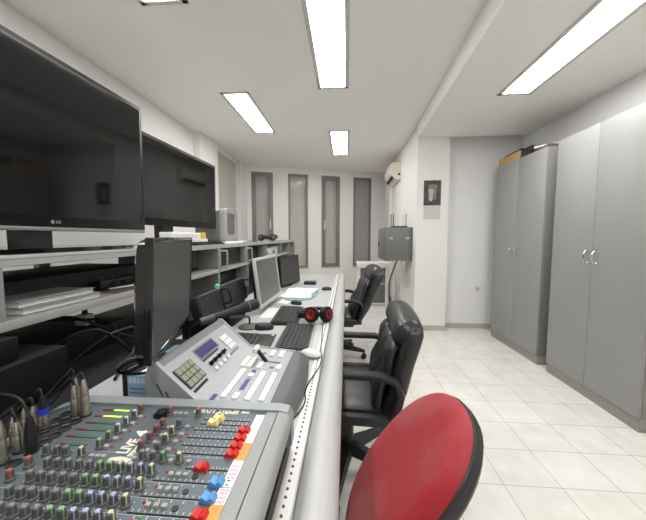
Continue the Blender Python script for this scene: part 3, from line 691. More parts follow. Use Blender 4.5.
# meters
for i, y in enumerate((0.6185, 0.5955, 0.572, 0.5495, 0.528, 0.5055)):
    t = bx('level_meter', DARKM, mx, (-0.554, y - 0.0026, MZ - 0.0002), (-0.490, y + 0.0026, MZ + 0.0006))
    for j in range(14):
        lit = i < 2; x = -0.553 + j * 0.0045
        mt = (LEDRD if j < 5 and i == 0 else LEDRD if j < 4 else LEDO if j == 4 and i == 1 else LEDG) if lit else (LEDRD if j < 5 else LEDGD)
        if lit and i == 0 and j == 5: mt = LEDGD
        bx('segment', mt, t, (x, y - 0.0021, MZ + 0.0002), (x + 0.0036, y + 0.0021, MZ + 0.0012))
# faders: slots, scale ticks, caps
def fader(y, xa, xb, cap=None, mat=None):
    s = bx('fader_slot', DARKM, mx, (xa, y - 0.0012, MZ - 0.0002), (xb, y + 0.0012, MZ + 0.0005))
    tk = MB(); n = 12
    for k in range(n):
        x = xa + (xb - xa) * (k + 0.5) / n
        tk.box((x - 0.0004, y + 0.003, MZ), (x + 0.0004, y + 0.0075, MZ + 0.0003)); 
        if k % 2: tk.box((x - 0.0004, y - 0.0075, MZ), (x + 0.0004, y - 0.003, MZ + 0.0003))
    tk.build('fader_scale', INKW, s)
    if cap is not None:
        m = MB(); z = MZ + 0.001
        m.prism([(cap - 0.0125, z), (cap - 0.0085, z + 0.0095), (cap - 0.005, z + 0.0092), (cap, z + 0.0055), (cap + 0.005, z + 0.0092), (cap + 0.0085, z + 0.0095), (cap + 0.0125, z)], 'y', y - 0.0072, y + 0.0072)
        m.build('fader_cap', mat, mx)
fader(0.586, -0.307, -0.205, -0.279, FYEL); fader(0.6015, -0.307, -0.205, -0.274, FYEL)
for y in (0.566, 0.5425, 0.5205, 0.4995): fader(y, -0.312, -0.208, -0.2045, FRED)
fader(0.465, -0.272, -0.198, -0.244, FRED)
for y, mt, cx in ((0.4365, FBLUE, -0.2045), (0.407, FBLUE, -0.2045), (0.379, FRED, -0.2045), (0.35, FRED, -0.22)): fader(y, -0.312, -0.197, cx, mt)
for r in range(14):
    y = 0.321 - r * 0.029
    if y < Y0 + 0.03: break
    fader(y, -0.312, -0.197, -0.22, FRED if r % 2 else FBLUE)
ln = MB()
for y in (0.463 + 0.0295, 0.434, 0.405, 0.3765, 0.3475): ln.box((-0.56, y - 0.0004, MZ), (-0.197, y + 0.0004, MZ + 0.0003))
ln.build('panel_lines', M('panel_line', (178, 184, 186), 0.6), mx)
dots = MB()
for y in (0.449, 0.420, 0.390, 0.362):
    for x in xs:
        for k in range(7):
            a = R(-60 + k * 50)
            dots.box((x + 0.0105 * math.cos(a) - 0.0006, y + 0.0105 * math.sin(a) - 0.0006, MZ), (x + 0.0105 * math.cos(a) + 0.0006, y + 0.0105 * math.sin(a) + 0.0006, MZ + 0.0003))
dots.build('scale_marks', INKW, mx)
# writing on the mixer
text('console_name', 'SPIRIT LIVE 4', 0.019, (-0.292, 0.6325, MZ + 0.0005), (-1, 0, 0), (0, -1, 0), INKW, mx, sx=0.98)
bx('maker_badge', INKW, mx, (-0.234, 0.6305, MZ), (-0.216, 0.637, MZ + 0.0006))
text('console_emblem', 'LIVE', 0.030, (-0.408, 0.5095, MZ + 0.0005), (0, 1, 0), (-1, 0, 0), INKW, mx, sx=0.72)
text('console_numeral', '4', 0.036, (-0.408, 0.5465, MZ + 0.0005), (0, 1, 0), (-1, 0, 0), INKW, mx)
text('console_maker', 'SPIRIT', 0.014, (-0.388, 0.4975, MZ + 0.0005), (0, 1, 0), (-1, 0, 0), INKW, mx, sx=0.75)
# label strip
ls = bx('label_strip', PAPER, mx, (-0.1965, Y0, MZ + 0.0002), (-0.177, 0.624, MZ + 0.0022))
for a, b in ((0.488, 0.533), (0.34, 0.399), (0.18, 0.25)): bx('orange_tape', ORANGE, ls, (-0.1963, a, MZ + 0.002), (-0.1772, b, MZ + 0.0026))
sc = MB()
for y in (0.449, 0.457, 0.466, 0.474, 0.404, 0.411, 0.419, 0.425):
    pts = [(-0.193 + 0.0022 * k, y + 0.002 * math.sin(k * 2.1 + y * 99), MZ + 0.0024) for k in range(7)]
    sc.tube(pts, 0.0006, seg=4, smooth=2)
sc.build('handwriting', PINK, ls)
sc = MB()
for y in (0.434, 0.4425): sc.box((-0.19, y, MZ + 0.002), (-0.185, y + 0.002, MZ + 0.0025))
sc.box((-0.1965, 0.4296, MZ + 0.002), (-0.177, 0.4303, MZ + 0.0026)); sc.build('ink_marks', INKD, ls)
for xx, yy in ((-0.205, 0.645), (-0.60, 0.648), (-0.425, 0.628)):
    m = MB(); m.lathe([(0.004, 0), (0.0035, 0.0015), (0, 0.002)], (xx, yy, MZ), seg=10); m.build('screw', DARK, mx)
# sockets
def sz(x): return MZ if x > -0.622 else MZ - (-0.622 - x) * 0.346
for y in (0.597, 0.572, 0.548, 0.527, 0.506, 0.482, 0.452):
    for x in (-0.577, -0.6, -0.623):
        m = MB(); z = sz(x)
        m.lathe([(0.0115, -0.001), (0.0115, 0.002), (0.008, 0.0026), (0.008, 0.0008), (0, 0.0008)], (x, y, z), seg=14); m.build('socket', DARK, mx)

# plugs standing in the mixer sockets
def plug(x, y, h, mat, label, ring=None, cable=None, r=0.0088):
    t = thing('audio_plug', label, 'plug', (x, y, sz(x) + 0.0028), group='cable plugs in the mixer')
    z = sz(x) + 0.0028
    m = MB(); m.lathe([(r, 0), (r, h * 0.5), (r * 0.94, h * 0.52), (r * 0.94, h * 0.6)], (x, y, z), seg=16); m.build('plug_shell', mat, t)
    if ring:
        m = MB(); m.lathe([(r * 1.05, h * 0.42), (r * 1.05, h * 0.62)], (x, y, z), seg=16); m.build('colour_ring', ring, t)
    m = MB(); m.lathe([(r * 0.94, h * 0.6), (r * 0.75, h * 0.8), (r * 0.42, h), (0, h)], (x, y, z), seg=14); m.build('boot', DARK if mat is not STEEL or ring else STEEL, t)
    pts = cable or [(x, y, z + h - 0.004), (x - 0.010, y + 0.004, z + h + 0.012), (x - 0.05, y + 0.02, z + h * 0.8), (x - 0.14, y + 0.03, z - 0.03), (x - 0.19, y + 0.03, DZ + 0.004)]
    m = MB(); m.tube(pts, 0.0026); m.build('plug_cable', RUBBER, t)
plug(-0.577, 0.597, 0.080, STEEL, 'silver audio plug, rightmost of the three at the far corner of the mixer')
plug(-0.600, 0.597, 0.066, STEEL, 'silver audio plug, middle of the three at the far corner of the mixer')
plug(-0.623, 0.622, 0.075, STEEL, 'silver audio plug, leftmost of the three at the far corner of the mixer')
plug(-0.623, 0.548, 0.066, STEEL, 'audio plug with a bright blue ring in the mixer', XBLUE)
plug(-0.645, 0.549, 0.052, STEEL, 'silver angled audio plug just left of the blue-ringed plug')
plug(-0.577, 0.482, 0.066, DARK, 'black audio plug standing in the mixer nearest the knobs', None, [(-0.577, 0.482, 0.926), (-0.60, 0.485, 0.955), (-0.66, 0.49, 0.955), (-0.74, 0.47, 0.92), (-0.80, 0.45, 0.80)])
plug(-0.604, 0.482, 0.054, STEEL, 'silver audio plug just left of the black plug')
plug(-0.660, 0.523, 0.05, STEEL, 'silver audio plug behind the black plug, at the mixer rear edge')
plug(-0.600, 0.452, 0.075, STEEL, 'silver audio plug at the left edge of the picture, nearest the viewer', None, [(-0.600, 0.452, 0.93), (-0.62, 0.45, 0.952), (-0.68, 0.44, 0.94), (-0.76, 0.43, 0.80)])
plug(-0.690, 0.57, 0.05, STEEL, 'silver audio plug in the far rear of the mixer, behind the blue-ringed plug')

# ------------------------------------------------------------------ video switcher
sw = thing('video_switcher', 'grey video switcher console with white buttons between the mixer and the keyboards', 'video switcher', (-0.32, 0.94, DZ))
SY0, SY1 = 0.728, 1.158
def swz(x): return 0.8125 + (-0.386 - x) * 0.9 if x < -0.386 else 0.8125 - (x + 0.386) * 0.095
BZ = swz(-0.487)
MB().prism([(-0.515, DZ + 0.012), (-0.528, 0.80), (-0.525, 0.885), (-0.512, 0.918), (-0.50, swz(-0.50) + 0.003), (-0.486, BZ), (-0.386, swz(-0.386)), (-0.205, swz(-0.205)), (-0.205, DZ + 0.012)], 'y', SY0 + 0.012, SY1 - 0.008).build('console_body', SWG, sw)
MB().prism([(-0.486, BZ - 0.002), (-0.4858, BZ + 0.0012), (-0.386, swz(-0.386) + 0.0012), (-0.207, swz(-0.207) + 0.0012), (-0.207, swz(-0.207) - 0.004), (-0.388, swz(-0.386) - 0.004)], 'y', SY0 + 0.012, SY1 - 0.009).build('top_panel', SWP, sw)
for a, b, nm in ((SY0, SY0 + 0.0125, SWP), (SY1 - 0.0085, SY1, SWP)):
    MB().prism([(-0.515, DZ + 0.01), (-0.530, 0.80), (-0.528, 0.888), (-0.514, 0.922), (-0.50, swz(-0.50) + 0.006), (-0.386, swz(-0.386) + 0.005), (-0.20, swz(-0.20) + 0.004), (-0.20, DZ + 0.01)], 'y', a, b).build('end_trim', nm, sw)
m = MB()
for k in range(5):
    x = -0.50 + k * 0.024; m.prism([(x, swz(x) - 0.05), (x + 0.005, swz(x) - 0.05), (x + 0.022, swz(x) - 0.085), (x + 0.017, swz(x) - 0.085)], 'y', SY0 - 0.0008, SY0 + 0.001)
m.build('vent_slots', DGREY, sw)
pr = [(-0.206, DZ + 0.012)]
for k in range(9):
    a = R(95 - k * 20); pr.append((-0.19 + 0.044 * max(math.cos(a), -0.3), 0.762 + 0.035 * math.sin(a)))
pr = [(-0.206, DZ + 0.012), (-0.206, swz(-0.206) + 0.001), (-0.19, 0.795), (-0.172, 0.789), (-0.158, 0.779), (-0.149, 0.766), (-0.146, DZ + 0.012)]
# bowed front: wider in the middle
rings = []
for k in range(13):
    y = SY0 + (SY1 - SY0) * k / 12; bow = 0.016 * math.sin(PI * k / 12)
    rings.append([(x + (bow if x > -0.2 else 0), y, z) for x, z in pr])
MB().ring_loft(rings).build('front_rest', SWD, sw)
bx('base', DARK, sw, (-0.51, SY0 + 0.01, DZ + 0.0003), (-0.16, SY1 - 0.01, DZ + 0.0125))
def spx(mb, x0, x1, y0, y1, h, z0=-0.001, bev=0.0008):
    # box lying on the panel at x0..x1 (follows the panel slope)
    xm = (x0 + x1) / 2; z = swz(xm) + 0.0012
    if xm < -0.386: ang = math.atan(0.9); ln_ = (x1 - x0) * math.sqrt(1 + 0.81)
    else: ang = math.atan(0.095); ln_ = (x1 - x0)
    return mb.box((-ln_ / 2, y0, z0), (ln_ / 2, y1, h), bev, Matrix.Translation((xm, 0, z)) @ Matrix.Rotation(ang, 4, 'Y'), seg=1)
spx(MB(), -0.4665, -0.4155, 0.748, 0.838, 0.003).build('keypad_frame', DARK, sw)
for i in range(3):
    for j in range(4):
        x = -0.465 + i * 0.0165; y = 0.7505 + j * 0.0215
        spx(MB(), x, x + 0.0145, y, y + 0.0195, 0.007).build('keypad_button', KEYPAD, sw)
spx(MB(), -0.478, -0.446, 0.872, 1.003, 0.002).build('display_frame', SWG, sw)
spx(MB(), -0.474, -0.450, 0.879, 0.996, 0.0028).build('display', LCD, sw)
spx(MB(), -0.4455, -0.4395, 0.872, 0.985, 0.0006).build('legend_bar', DARK, sw)
spx(MB(), -0.4105, -0.4035, 0.75, 0.83, 0.0006).build('legend_bar', DARK, sw)
spx(MB(), -0.412, -0.405, 1.005, 1.085, 0.0006).build('legend_bar', SWG, sw)
nrm = Vector((0.9, 0, 1)).normalized()
for y in (0.893, 0.922, 0.955, 0.988):
    m = MB(); m.lathe([(0.0085, 0), (0.0085, 0.003), (0.0062, 0.004), (0.0055, 0.014), (0, 0.0145)], (-0.427, y, swz(-0.427)), nrm, 12); m.build('dial', DARKM, sw)
    spx(MB(), -0.4145, -0.4045, y - 0.007, y + 0.007, 0.006).build('button', BTNW, sw)
for i in range(3):
    for j in range(3): spx(MB(), -0.462 + i * 0.0155, -0.4485 + i * 0.0155, 1.034 + j * 0.0165, 1.048 + j * 0.0165, 0.006).build('button', BTNW, sw)
for r_, (x, ya, yb, n) in enumerate(((-0.337, 0.768, 0.945, 10), (-0.305, 0.768, 0.80, 2), (-0.303, 0.90, 0.925, 1), (-0.270, 0.77, 0.945, 10), (-0.232, 0.775, 0.945, 9), (-0.352, 0.964, 1.045, 5), (-0.330, 0.964, 1.045, 5), (-0.297, 0.965, 1.015, 3), (-0.231, 0.975, 1.01, 2), (-0.28, 1.075, 1.13, 3), (-0.246, 1.075, 1.14, 4))):
    d = (yb - ya) / n
    for j in range(n): spx(MB(), x - 0.0085, x + 0.0085, ya + j * d + 0.0008, ya + (j + 1) * d - 0.0008, 0.0055).build('button', BTNW, sw)
for x, a, b in ((-0.362, 0.745, 0.785), (-0.304, 0.822, 0.89), (-0.304, 0.935, 0.955), (-0.255, 0.98, 0.995), (-0.31, 1.09, 1.105)):
    spx(MB(), x - 0.007, x + 0.007, a, b, 0.0008).build('legend_plate', PURP, sw)
spx(MB(), -0.322, -0.314, 0.964, 1.04, 0.0006).build('legend_plate', SWG, sw)
spx(MB(), -0.295, -0.235, 1.024, 1.036, 0.0008).build('lever_slot', PURP, sw)
m = MB(); z = swz(-0.28); m.box((-0.290, 1.024, z), (-0.278, 1.036, z + 0.055), 0.002, Matrix.Translation((-0.284, 1.03, z)) @ Matrix.Rotation(R(-38), 4, 'Y') @ Matrix.Translation((0.284, -1.03, -z)))
lv = m.build('transition_lever', DARK, sw)
m = MB(); m.cyl((-0.322, 1.008, z + 0.046), (-0.322, 1.052, z + 0.046), 0.0095); m.build('lever_grip', CREAM, lv)

# ------------------------------------------------------------------ monitors
def monitor(name, label, c, yaw, tilt, w, h, d, bez, frame, screen, base_c, base_r, base_mat, base_z=DZ, side=None, group=None, oval=False):
    """c = centre of the screen front; the screen looks along +x turned by yaw; tilt leans the top backwards"""
    t = thing(name, label, 'monitor', (base_c[0], base_c[1], base_z + 0.0003), group=group)
    mt = Matrix.Translation(c) @ Matrix.Rotation(yaw, 4, 'Z') @ Matrix.Rotation(-tilt, 4, 'Y')
    f = MB(); b = bez
    f.box((-0.018, -w / 2, -h / 2), (0.002, -w / 2 + b, h / 2), 0.003); f.box((-0.018, w / 2 - b, -h / 2), (0.002, w / 2, h / 2), 0.003)
    f.box((-0.018, -w / 2 + b * .6, h / 2 - b), (0.0018, w / 2 - b * .6, h / 2), 0.003); f.box((-0.018, -w / 2 + b * .6, -h / 2), (0.0018, w / 2 - b * .6, -h / 2 + b * 1.2), 0.003)
    f.xf(mt).build('bezel', frame, t)
    s = MB(); s.box((-0.012, -w / 2 + b * .9, -h / 2 + b), (-0.002, w / 2 - b * .9, h / 2 - b * .9)); s.xf(mt).build('screen', screen, t)
    k = MB(); k.ring_loft([[Vector((x, p[0], p[1])) for p in se(28, a, q, 9)] for x, a, q in ((-0.012, w / 2 - 0.002, h / 2 - 0.002), (-d * 0.75, w / 2 - 0.004, h / 2 - 0.004), (-d, w / 2 * 0.86, h / 2 * 0.86))])
    k.xf(mt).build('back_cover', side or DARK, t)
    nk = MB(); p = mt @ Vector((-d * 0.9, 0, -h * 0.12)); bc = Vector((base_c[0], base_c[1], base_z + 0.016))
    nk.tube([bc, bc + Vector((0, 0, 0.03)), p + Vector((0, 0, -0.05)), p], 0.022, seg=12); nk.build('stand_neck', base_mat, t)
    bs = MB(); n = 28
    def oz(r, z): return [(base_c[0] + r * math.cos(2 * PI * i / n), base_c[1] + r * (1.25 if oval else 1) * math.sin(2 * PI * i / n), base_z + z) for i in range(n)]
    bs.ring_loft([oz(base_r, 0.0003), oz(base_r, 0.008), oz(base_r * 0.8, 0.014), oz(base_r * 0.3, 0.019)]); bs.build('stand_base', base_mat, t)
    return t
bb = thing('blue_carton', 'pale blue printed carton under the tall black monitor', 'box', (-0.572, 0.88, DZ))
bx('carton_body', LBLUE, bb, (-0.605, 0.76, DZ + 0.0003), (-0.533, 1.0, 0.868), 0.002)
bx('carton_side', DARK, bb, (-0.62, 0.76, DZ + 0.0003), (-0.605, 1.0, 0.868), 0.002)
m = MB()
for k in range(3): m.box((-0.597, 0.7594, 0.83 - k * 0.012), (-0.54 - 0.01 * (k % 2), 0.7604, 0.832 - k * 0.012))
m.build('printed_lines', INKD, bb)
m = MB()
for k in range(5): m.box((-0.60 + k * 0.0125, 0.7593, 0.846), (-0.591 + k * 0.0125, 0.7604, 0.862))
m.build('printed_blocks', M('pale_ink', (214, 228, 238), 0.6), bb)
monitor('monitor', 'tall glossy black monitor standing on the pale blue carton behind the switcher', (-0.541, 0.908, 1.09), R(17.5), R(-3), 0.471, 0.317, 0.05, 0.012, GLOSSB, SCREENM, (-0.60, 0.835), 0.076, GLOSSB, 0.868, GLOSSB)
monitor('monitor', 'silver-framed flat monitor in the middle of the desk', (-0.558, 2.13, 0.95), R(-1.5), R(7), 0.53, 0.328, 0.05, 0.019, FRAMES, SCREENS, (-0.66, 2.15), 0.10, SILVER)
monitor('monitor', 'black flat monitor at the far end of the desk beyond the silver one', (-0.578, 3.065, 0.912), R(-14.6), R(4), 0.44, 0.30, 0.05, 0.015, DARK, SCREEND, (-0.66, 3.09), 0.095, DARK)
# dark preview screens behind the switcher
def preview(label, a, b, zlow, ztop, lean, handles):
    a = Vector(a); b = Vector(b); w = (b - a).length; ctr = (a + b) / 2; yaw = math.atan2(b.y - a.y, b.x - a.x) - PI / 2; h = ztop - zlow
    t = thing('preview_screen', label, 'screen', (ctr.x, ctr.y, DZ + 0.0003), group='dark preview screens')
    mt = Matrix.Translation((ctr.x, ctr.y, zlow)) @ Matrix.Rotation(yaw, 4, 'Z') @ Matrix.Rotation(-lean, 4, 'Y')
    m = MB(); m.box((-0.04, -w / 2, 0), (0, w / 2, h), 0.004); m.xf(mt).build('screen_case', DARK, t)
    m = MB(); m.box((-0.001, -w / 2 + 0.012, 0.016), (0.0012, w / 2 - 0.012, h - 0.014)); m.xf(mt).build('screen', SCREENP, t)
    m = MB(); m.box((-0.02, -w / 2 + 0.03, h - 0.003), (-0.006, w / 2 - 0.03, h + 0.004), 0.002); m.xf(mt).build('top_rim', DGREY, t)
    if handles:
        for s in (-1, 1):
            m = MB(); y = s * (w / 2 - 0.012); m.tube([(0, y, h * 0.3), (0.035, y, h * 0.32), (0.04, y, h * 0.55), (0.035, y, h * 0.85), (0, y, h * 0.88)], 0.006); m.xf(mt).build('handle', DARK, t)
    m = MB(); m.box((ctr.x - 0.12, ctr.y - w * 0.35, DZ + 0.0003), (ctr.x + 0.0, ctr.y + w * 0.35, zlow + 0.012), 0.004); m.build('stand', DARKM, t)
preview('dark preview screen behind the microphone, beside the tall black monitor', (-0.624, 1.245), (-0.624, 1.483), 0.862, 0.988, R(12), False)
preview('dark preview screen with handles beyond the microphone', (-0.63, 1.505), (-0.63, 1.865), 0.862, 0.995, R(12), True)
m = MB(); m.lathe([(0.011, 0), (0.013, 0.012), (0.010, 0.024), (0, 0.028)], (-0.66, 1.478, 0.9845), (0.1, 0, 1), 14)
tag(m.build('bottle_cap', GREENC, at=(-0.66, 1.478, 0.9845)), 'small mint green cap on top of the dark preview screen', 'cap')

# ------------------------------------------------------------------ microphone on its stand
A = Vector((-0.606, 1.185, 0.898)); B = Vector((-0.412, 1.36, 0.941)); D = (B - A)
mc = thing('microphone', 'large black handheld microphone leaning over the back of the switcher', 'microphone', A)
L = D.length
m = MB(); m.lathe([(0.0, 0), (0.012, 0.0), (0.014, 0.01), (0.016, L * 0.3), (0.019, L * 0.66)], A, D, 18); m.build('handle_tube', DARK, mc)
m = MB(); m.lathe([(0.0, -0.001), (0.0145, 0.0), (0.0165, L * 0.22)], A, D, 18); m.build('battery_cap', DGREY, mc)
m = MB(); m.lathe([(0.020, L * 0.66), (0.025, L * 0.72), (0.0265, L * 0.84), (0.026, L * 0.95), (0.02, L * 1.0), (0, L * 1.02)], A, D, 20); m.build('windscreen', M('mesh_black', (36, 36, 37), 0.5, 0.3, bump=0.5, bscale=700), mc)
m = MB(); m.lathe([(0.0272, L * 0.80), (0.0278, L * 0.815), (0.0272, L * 0.83)], A, D, 20); m.build('ring', DGREY, mc)
msd = thing('microphone_stand', 'small black table stand with a round base holding the microphone', 'microphone stand', (-0.535, 1.60, DZ + 0.0003))
m = MB(); m.lathe([(0.06, 0), (0.06, 0.006), (0.05, 0.012), (0.012, 0.018), (0, 0.019)], (-0.535, 1.60, DZ + 0.0003), seg=28); m.build('base', DGREY, msd)
mid = A + D * 0.45 - Vector((0, 0, 0.0195))
m = MB(); m.tube([(-0.535, 1.60, DZ + 0.015), (-0.535, 1.59, DZ + 0.06), (-0.53, 1.45, DZ + 0.10), tuple(mid)], 0.006); m.build('gooseneck', DARK, msd)
m = MB(); m.tube([(A.x + 0.003, A.y, A.z + 0.001), (-0.645, 1.178, 0.87), (-0.65, 1.18, 0.80), (-0.62, 1.19, 0.757), (-0.57, 1.2, 0.757), (-0.56, 1.23, 0.80), (-0.52, 1.185, 0.89), (-0.49, 1.18, 0.87), (-0.46, 1.2, 0.757)], 0.004)
m.build('microphone_cable', RUBBER, mc)

# ------------------------------------------------------------------ keyboards, mice and small things on the desk
flat_keyboard('keyboard', 'black keyboard with a silver rim nearest the viewer, in front of the headphones', -0.246, 1.445, R(2.0), 0.395, 0.148, DZ, DARK, KEYM, SILVER)
flat_keyboard('keyboard', 'black keyboard in front of the silver-framed monitor', -0.366, 1.855, R(3.2), 0.415, 0.155, DZ, DARK, KEYM)
pk = flat_keyboard('keyboard', 'short black keyboard with a wide palm rest and small sticker beyond the switcher', -0.50, 1.345, R(4), 0.23, 0.16, DZ, DARK, KEYM, rows=6, cols=10)
m = MB(); m.box((0.0802, -0.115, 0.0), (0.155, 0.115, 0.0095), 0.002); m.build('palm_rest', DARK, pk, local=True)
m = MB(); m.box((0.135, 0.085, 0.0092), (0.149, 0.102, 0.0101)); m.build('sticker', WHITE, pk, local=True)
def mouse(label, x, y, rz, body, base, s=1.0):
    t = thing('computer_mouse', label, 'mouse', (x, y, DZ + 0.0003), rz)
    m = MB(); m.ring_loft([[Vector((p[0], p[1], z)) for p in se(24, 0.052 * s * k, 0.030 * s * k, 2.6)] for z, k in ((0, 0.94), (0.010 * s, 1.0), (0.014 * s, 1.0))]); m.build('base_shell', base, t, local=True)
    m = MB(); m.ring_loft([[Vector((p[0] - 0.004 * (1 - k), p[1], z)) for p in se(24, 0.052 * s * k, 0.030 * s * k, 2.4)] for z, k in ((0.0138 * s, 0.995), (0.021 * s, 0.93), (0.028 * s, 0.78), (0.033 * s, 0.5), (0.034 * s, 0.15))]); m.build('top_shell', body, t, local=True)
    m = MB(); m.cyl((0.028 * s, -0.003, 0.027 * s), (0.028 * s, 0.003, 0.027 * s), 0.006 * s); m.build('scroll_wheel', DGREY, t, local=True)
mouse('white computer mouse on the desk by the padded edge', -0.147, 1.215, R(150), WHITE, GREYP, 0.9)
mouse('black computer mouse beyond the keyboard of the silver-framed monitor', -0.372, 2.19, R(160), DARK, DARK, 0.85)
mouse('black computer mouse on the desk beside the round microphone base', -0.445, 1.575, R(10), DARK, DARK, 1.0)
mouse('small black mouse at the far end of the desk, nearer the padded edge', -0.185, 2.81, R(20), DARK, DARK, 0.9)
ph = MB(); ph.box((-0.45, 3.11, DZ + 0.0003), (-0.32, 3.22, DZ + 0.03), 0.01)
tag(ph.build('phone', DARK, at=(-0.385, 3.165, DZ)), 'dark handset lying in front of the far black monitor', 'phone')
mp = thing('mouse_pad', 'pale teal rounded pad near the far black monitor', 'mouse pad', (-0.40, 2.62, DZ + 0.0003))
m = MB(); m.prism(se(36, 0.15, 0.33, 2.4), 'z', 0, 0.006); m.build('pad', TEAL, mp, local=True)
for k, (a, dx, l) in enumerate(((6, 0, 'white paper sheet lying flat on the teal pad'), (-9, 0.012, 'white paper sheet on top, turned askew on the teal pad'))):
    m = MB(); m.box((-0.115, -0.23, 0), (0.115, 0.23, 0.0012)); m.xf(Matrix.Rotation(R(a), 4, 'Z'))
    o = m.build('paper_sheet', PAPER); o.location = (-0.425 + dx, 2.63, DZ + 0.0066 + 0.0015 * k); tag(o, l, 'paper', 'papers on the teal pad')
for k, (x, y, rz_, l) in enumerate(((-0.50, 1.93, 4, 'white note sheet on the desk at the foot of the silver-framed monitor'), (-0.47, 2.33, -8, 'white note sheet on the desk past the silver-framed monitor'))):
    m = MB(); m.box((-0.045, -0.13, 0), (0.045, 0.13, 0.001)); m.xf(Matrix.Rotation(R(rz_), 4, 'Z'))
    o = m.build('paper_sheet', PAPER); o.location = (x, y, DZ + 0.0004); tag(o, l, 'paper')

hd = thing('headphones', 'black headphones with red ear pads lying on the desk by the padded edge', 'headphones', (-0.165, 1.74, DZ))
for c, ax in (((-0.20, 1.715, DZ + 0.048), (-0.35, -0.95, 0.25)), ((-0.118, 1.735, DZ + 0.048), (0.86, -0.5, 0.1))):
    ax = Vector(ax).normalized(); c = Vector(c)
    m = MB(); m.lathe([(0, -0.03), (0.03, -0.028), (0.043, -0.015), (0.046, 0.0), (0.044, 0.010)], c, ax, 24); e = m.build('ear_cup', DARK, hd)
    m = MB(); rings = []
    m.lathe([(0.044, 0.008), (0.0455, 0.016), (0.040, 0.023), (0.031, 0.022), (0.026, 0.014)], c, ax, 24); m.build('ear_cushion', DARKM, e)
    m = MB(); m.lathe([(0.013, 0.014), (0.030, 0.014), (0.031, 0.0225), (0.022, 0.0235), (0.013, 0.018)], c, ax, 20); m.build('ear_pad', EARR, e)
    m = MB(); m.lathe([(0.0, 0.012), (0.0128, 0.012), (0.0128, 0.017), (0, 0.019)], c, ax, 16); m.build('ear_mesh', DARKM, e)
m = MB(); m.tube([(-0.215, 1.745, DZ + 0.07), (-0.265, 1.735, DZ + 0.055), (-0.285, 1.80, DZ + 0.045), (-0.22, 1.88, DZ + 0.045), (-0.13, 1.86, DZ + 0.05), (-0.105, 1.775, DZ + 0.065)], 0.012); m.build('headband', DARK, hd)
m = MB(); m.box((-0.285, 1.715, DZ + 0.022), (-0.222, 1.755, DZ + 0.062), 0.01); m.build('band_slider', DARK, hd)
cp = [(-0.13, 1.70, DZ + 0.012), (-0.128, 1.62, DZ + 0.0035), (-0.118, 1.42, DZ + 0.0035), (-0.108, 1.27, DZ + 0.006), (-0.097, 1.19, DZ + 0.017), (-0.100, 1.10, DZ + 0.011), (-0.122, 1.0, DZ + 0.006), (-0.13, 0.93, DZ + 0.0035), (-0.122, 0.87, DZ + 0.006), (-0.128, 0.815, DZ + 0.006), (-0.145, 0.77, DZ + 0.0035), (-0.16, 0.705, DZ + 0.0035)]
m = MB(); m.tube(cp, 0.0021, smooth=5); tag(m.build('cable', RUBBER, at=(-0.12, 1.0, DZ)), 'thin black cable running from the red headphones along the padded edge', 'cable')

# ------------------------------------------------------------------ office chairs
def wheel_base(t, ang, zr=0.0, rl=0.30, hub=0.10, z_top=0.43):
    m = MB(); m.cyl((0, 0, 0.075), (0, 0, 0.22), 0.036, 0.03); m.build('hub', CHP, t, local=True)
    m = MB(); m.cyl((0, 0, 0.22), (0, 0, z_top), 0.022); m.build('gas_column', DARK, t, local=True)
    for k in range(5):
        a = R(ang + 72 * k); c, s = math.cos(a), math.sin(a)
        rings = []
        for r, hw, zb, zt in ((0.02, 0.032, 0.085, 0.15), (0.15, 0.026, 0.08, 0.125), (rl - 0.03, 0.02, 0.072, 0.10), (rl, 0.014, 0.072, 0.092)):
            rings.append([(r * c - q * s, r * s + q * c, z) for q, z in ((-hw, zb), (hw, zb), (hw * 0.7, zt), (-hw * 0.7, zt))])
        lg = MB().ring_loft(rings).build('leg', CHP, t, local=True)
        m = MB(); x, y = (rl - 0.012) * c, (rl - 0.012) * s
        for o in (-0.013, 0.013):
            p = Vector((x - o * s, y + o * c, 0.028)); dv = Vector((-s, c, 0)) * 0.009
            m.cyl(p - dv, p + dv, 0.027, seg=16)
        m.cyl((x, y, 0.03), (x, y, 0.075), 0.007); m.build('caster', DARK, lg, local=True)

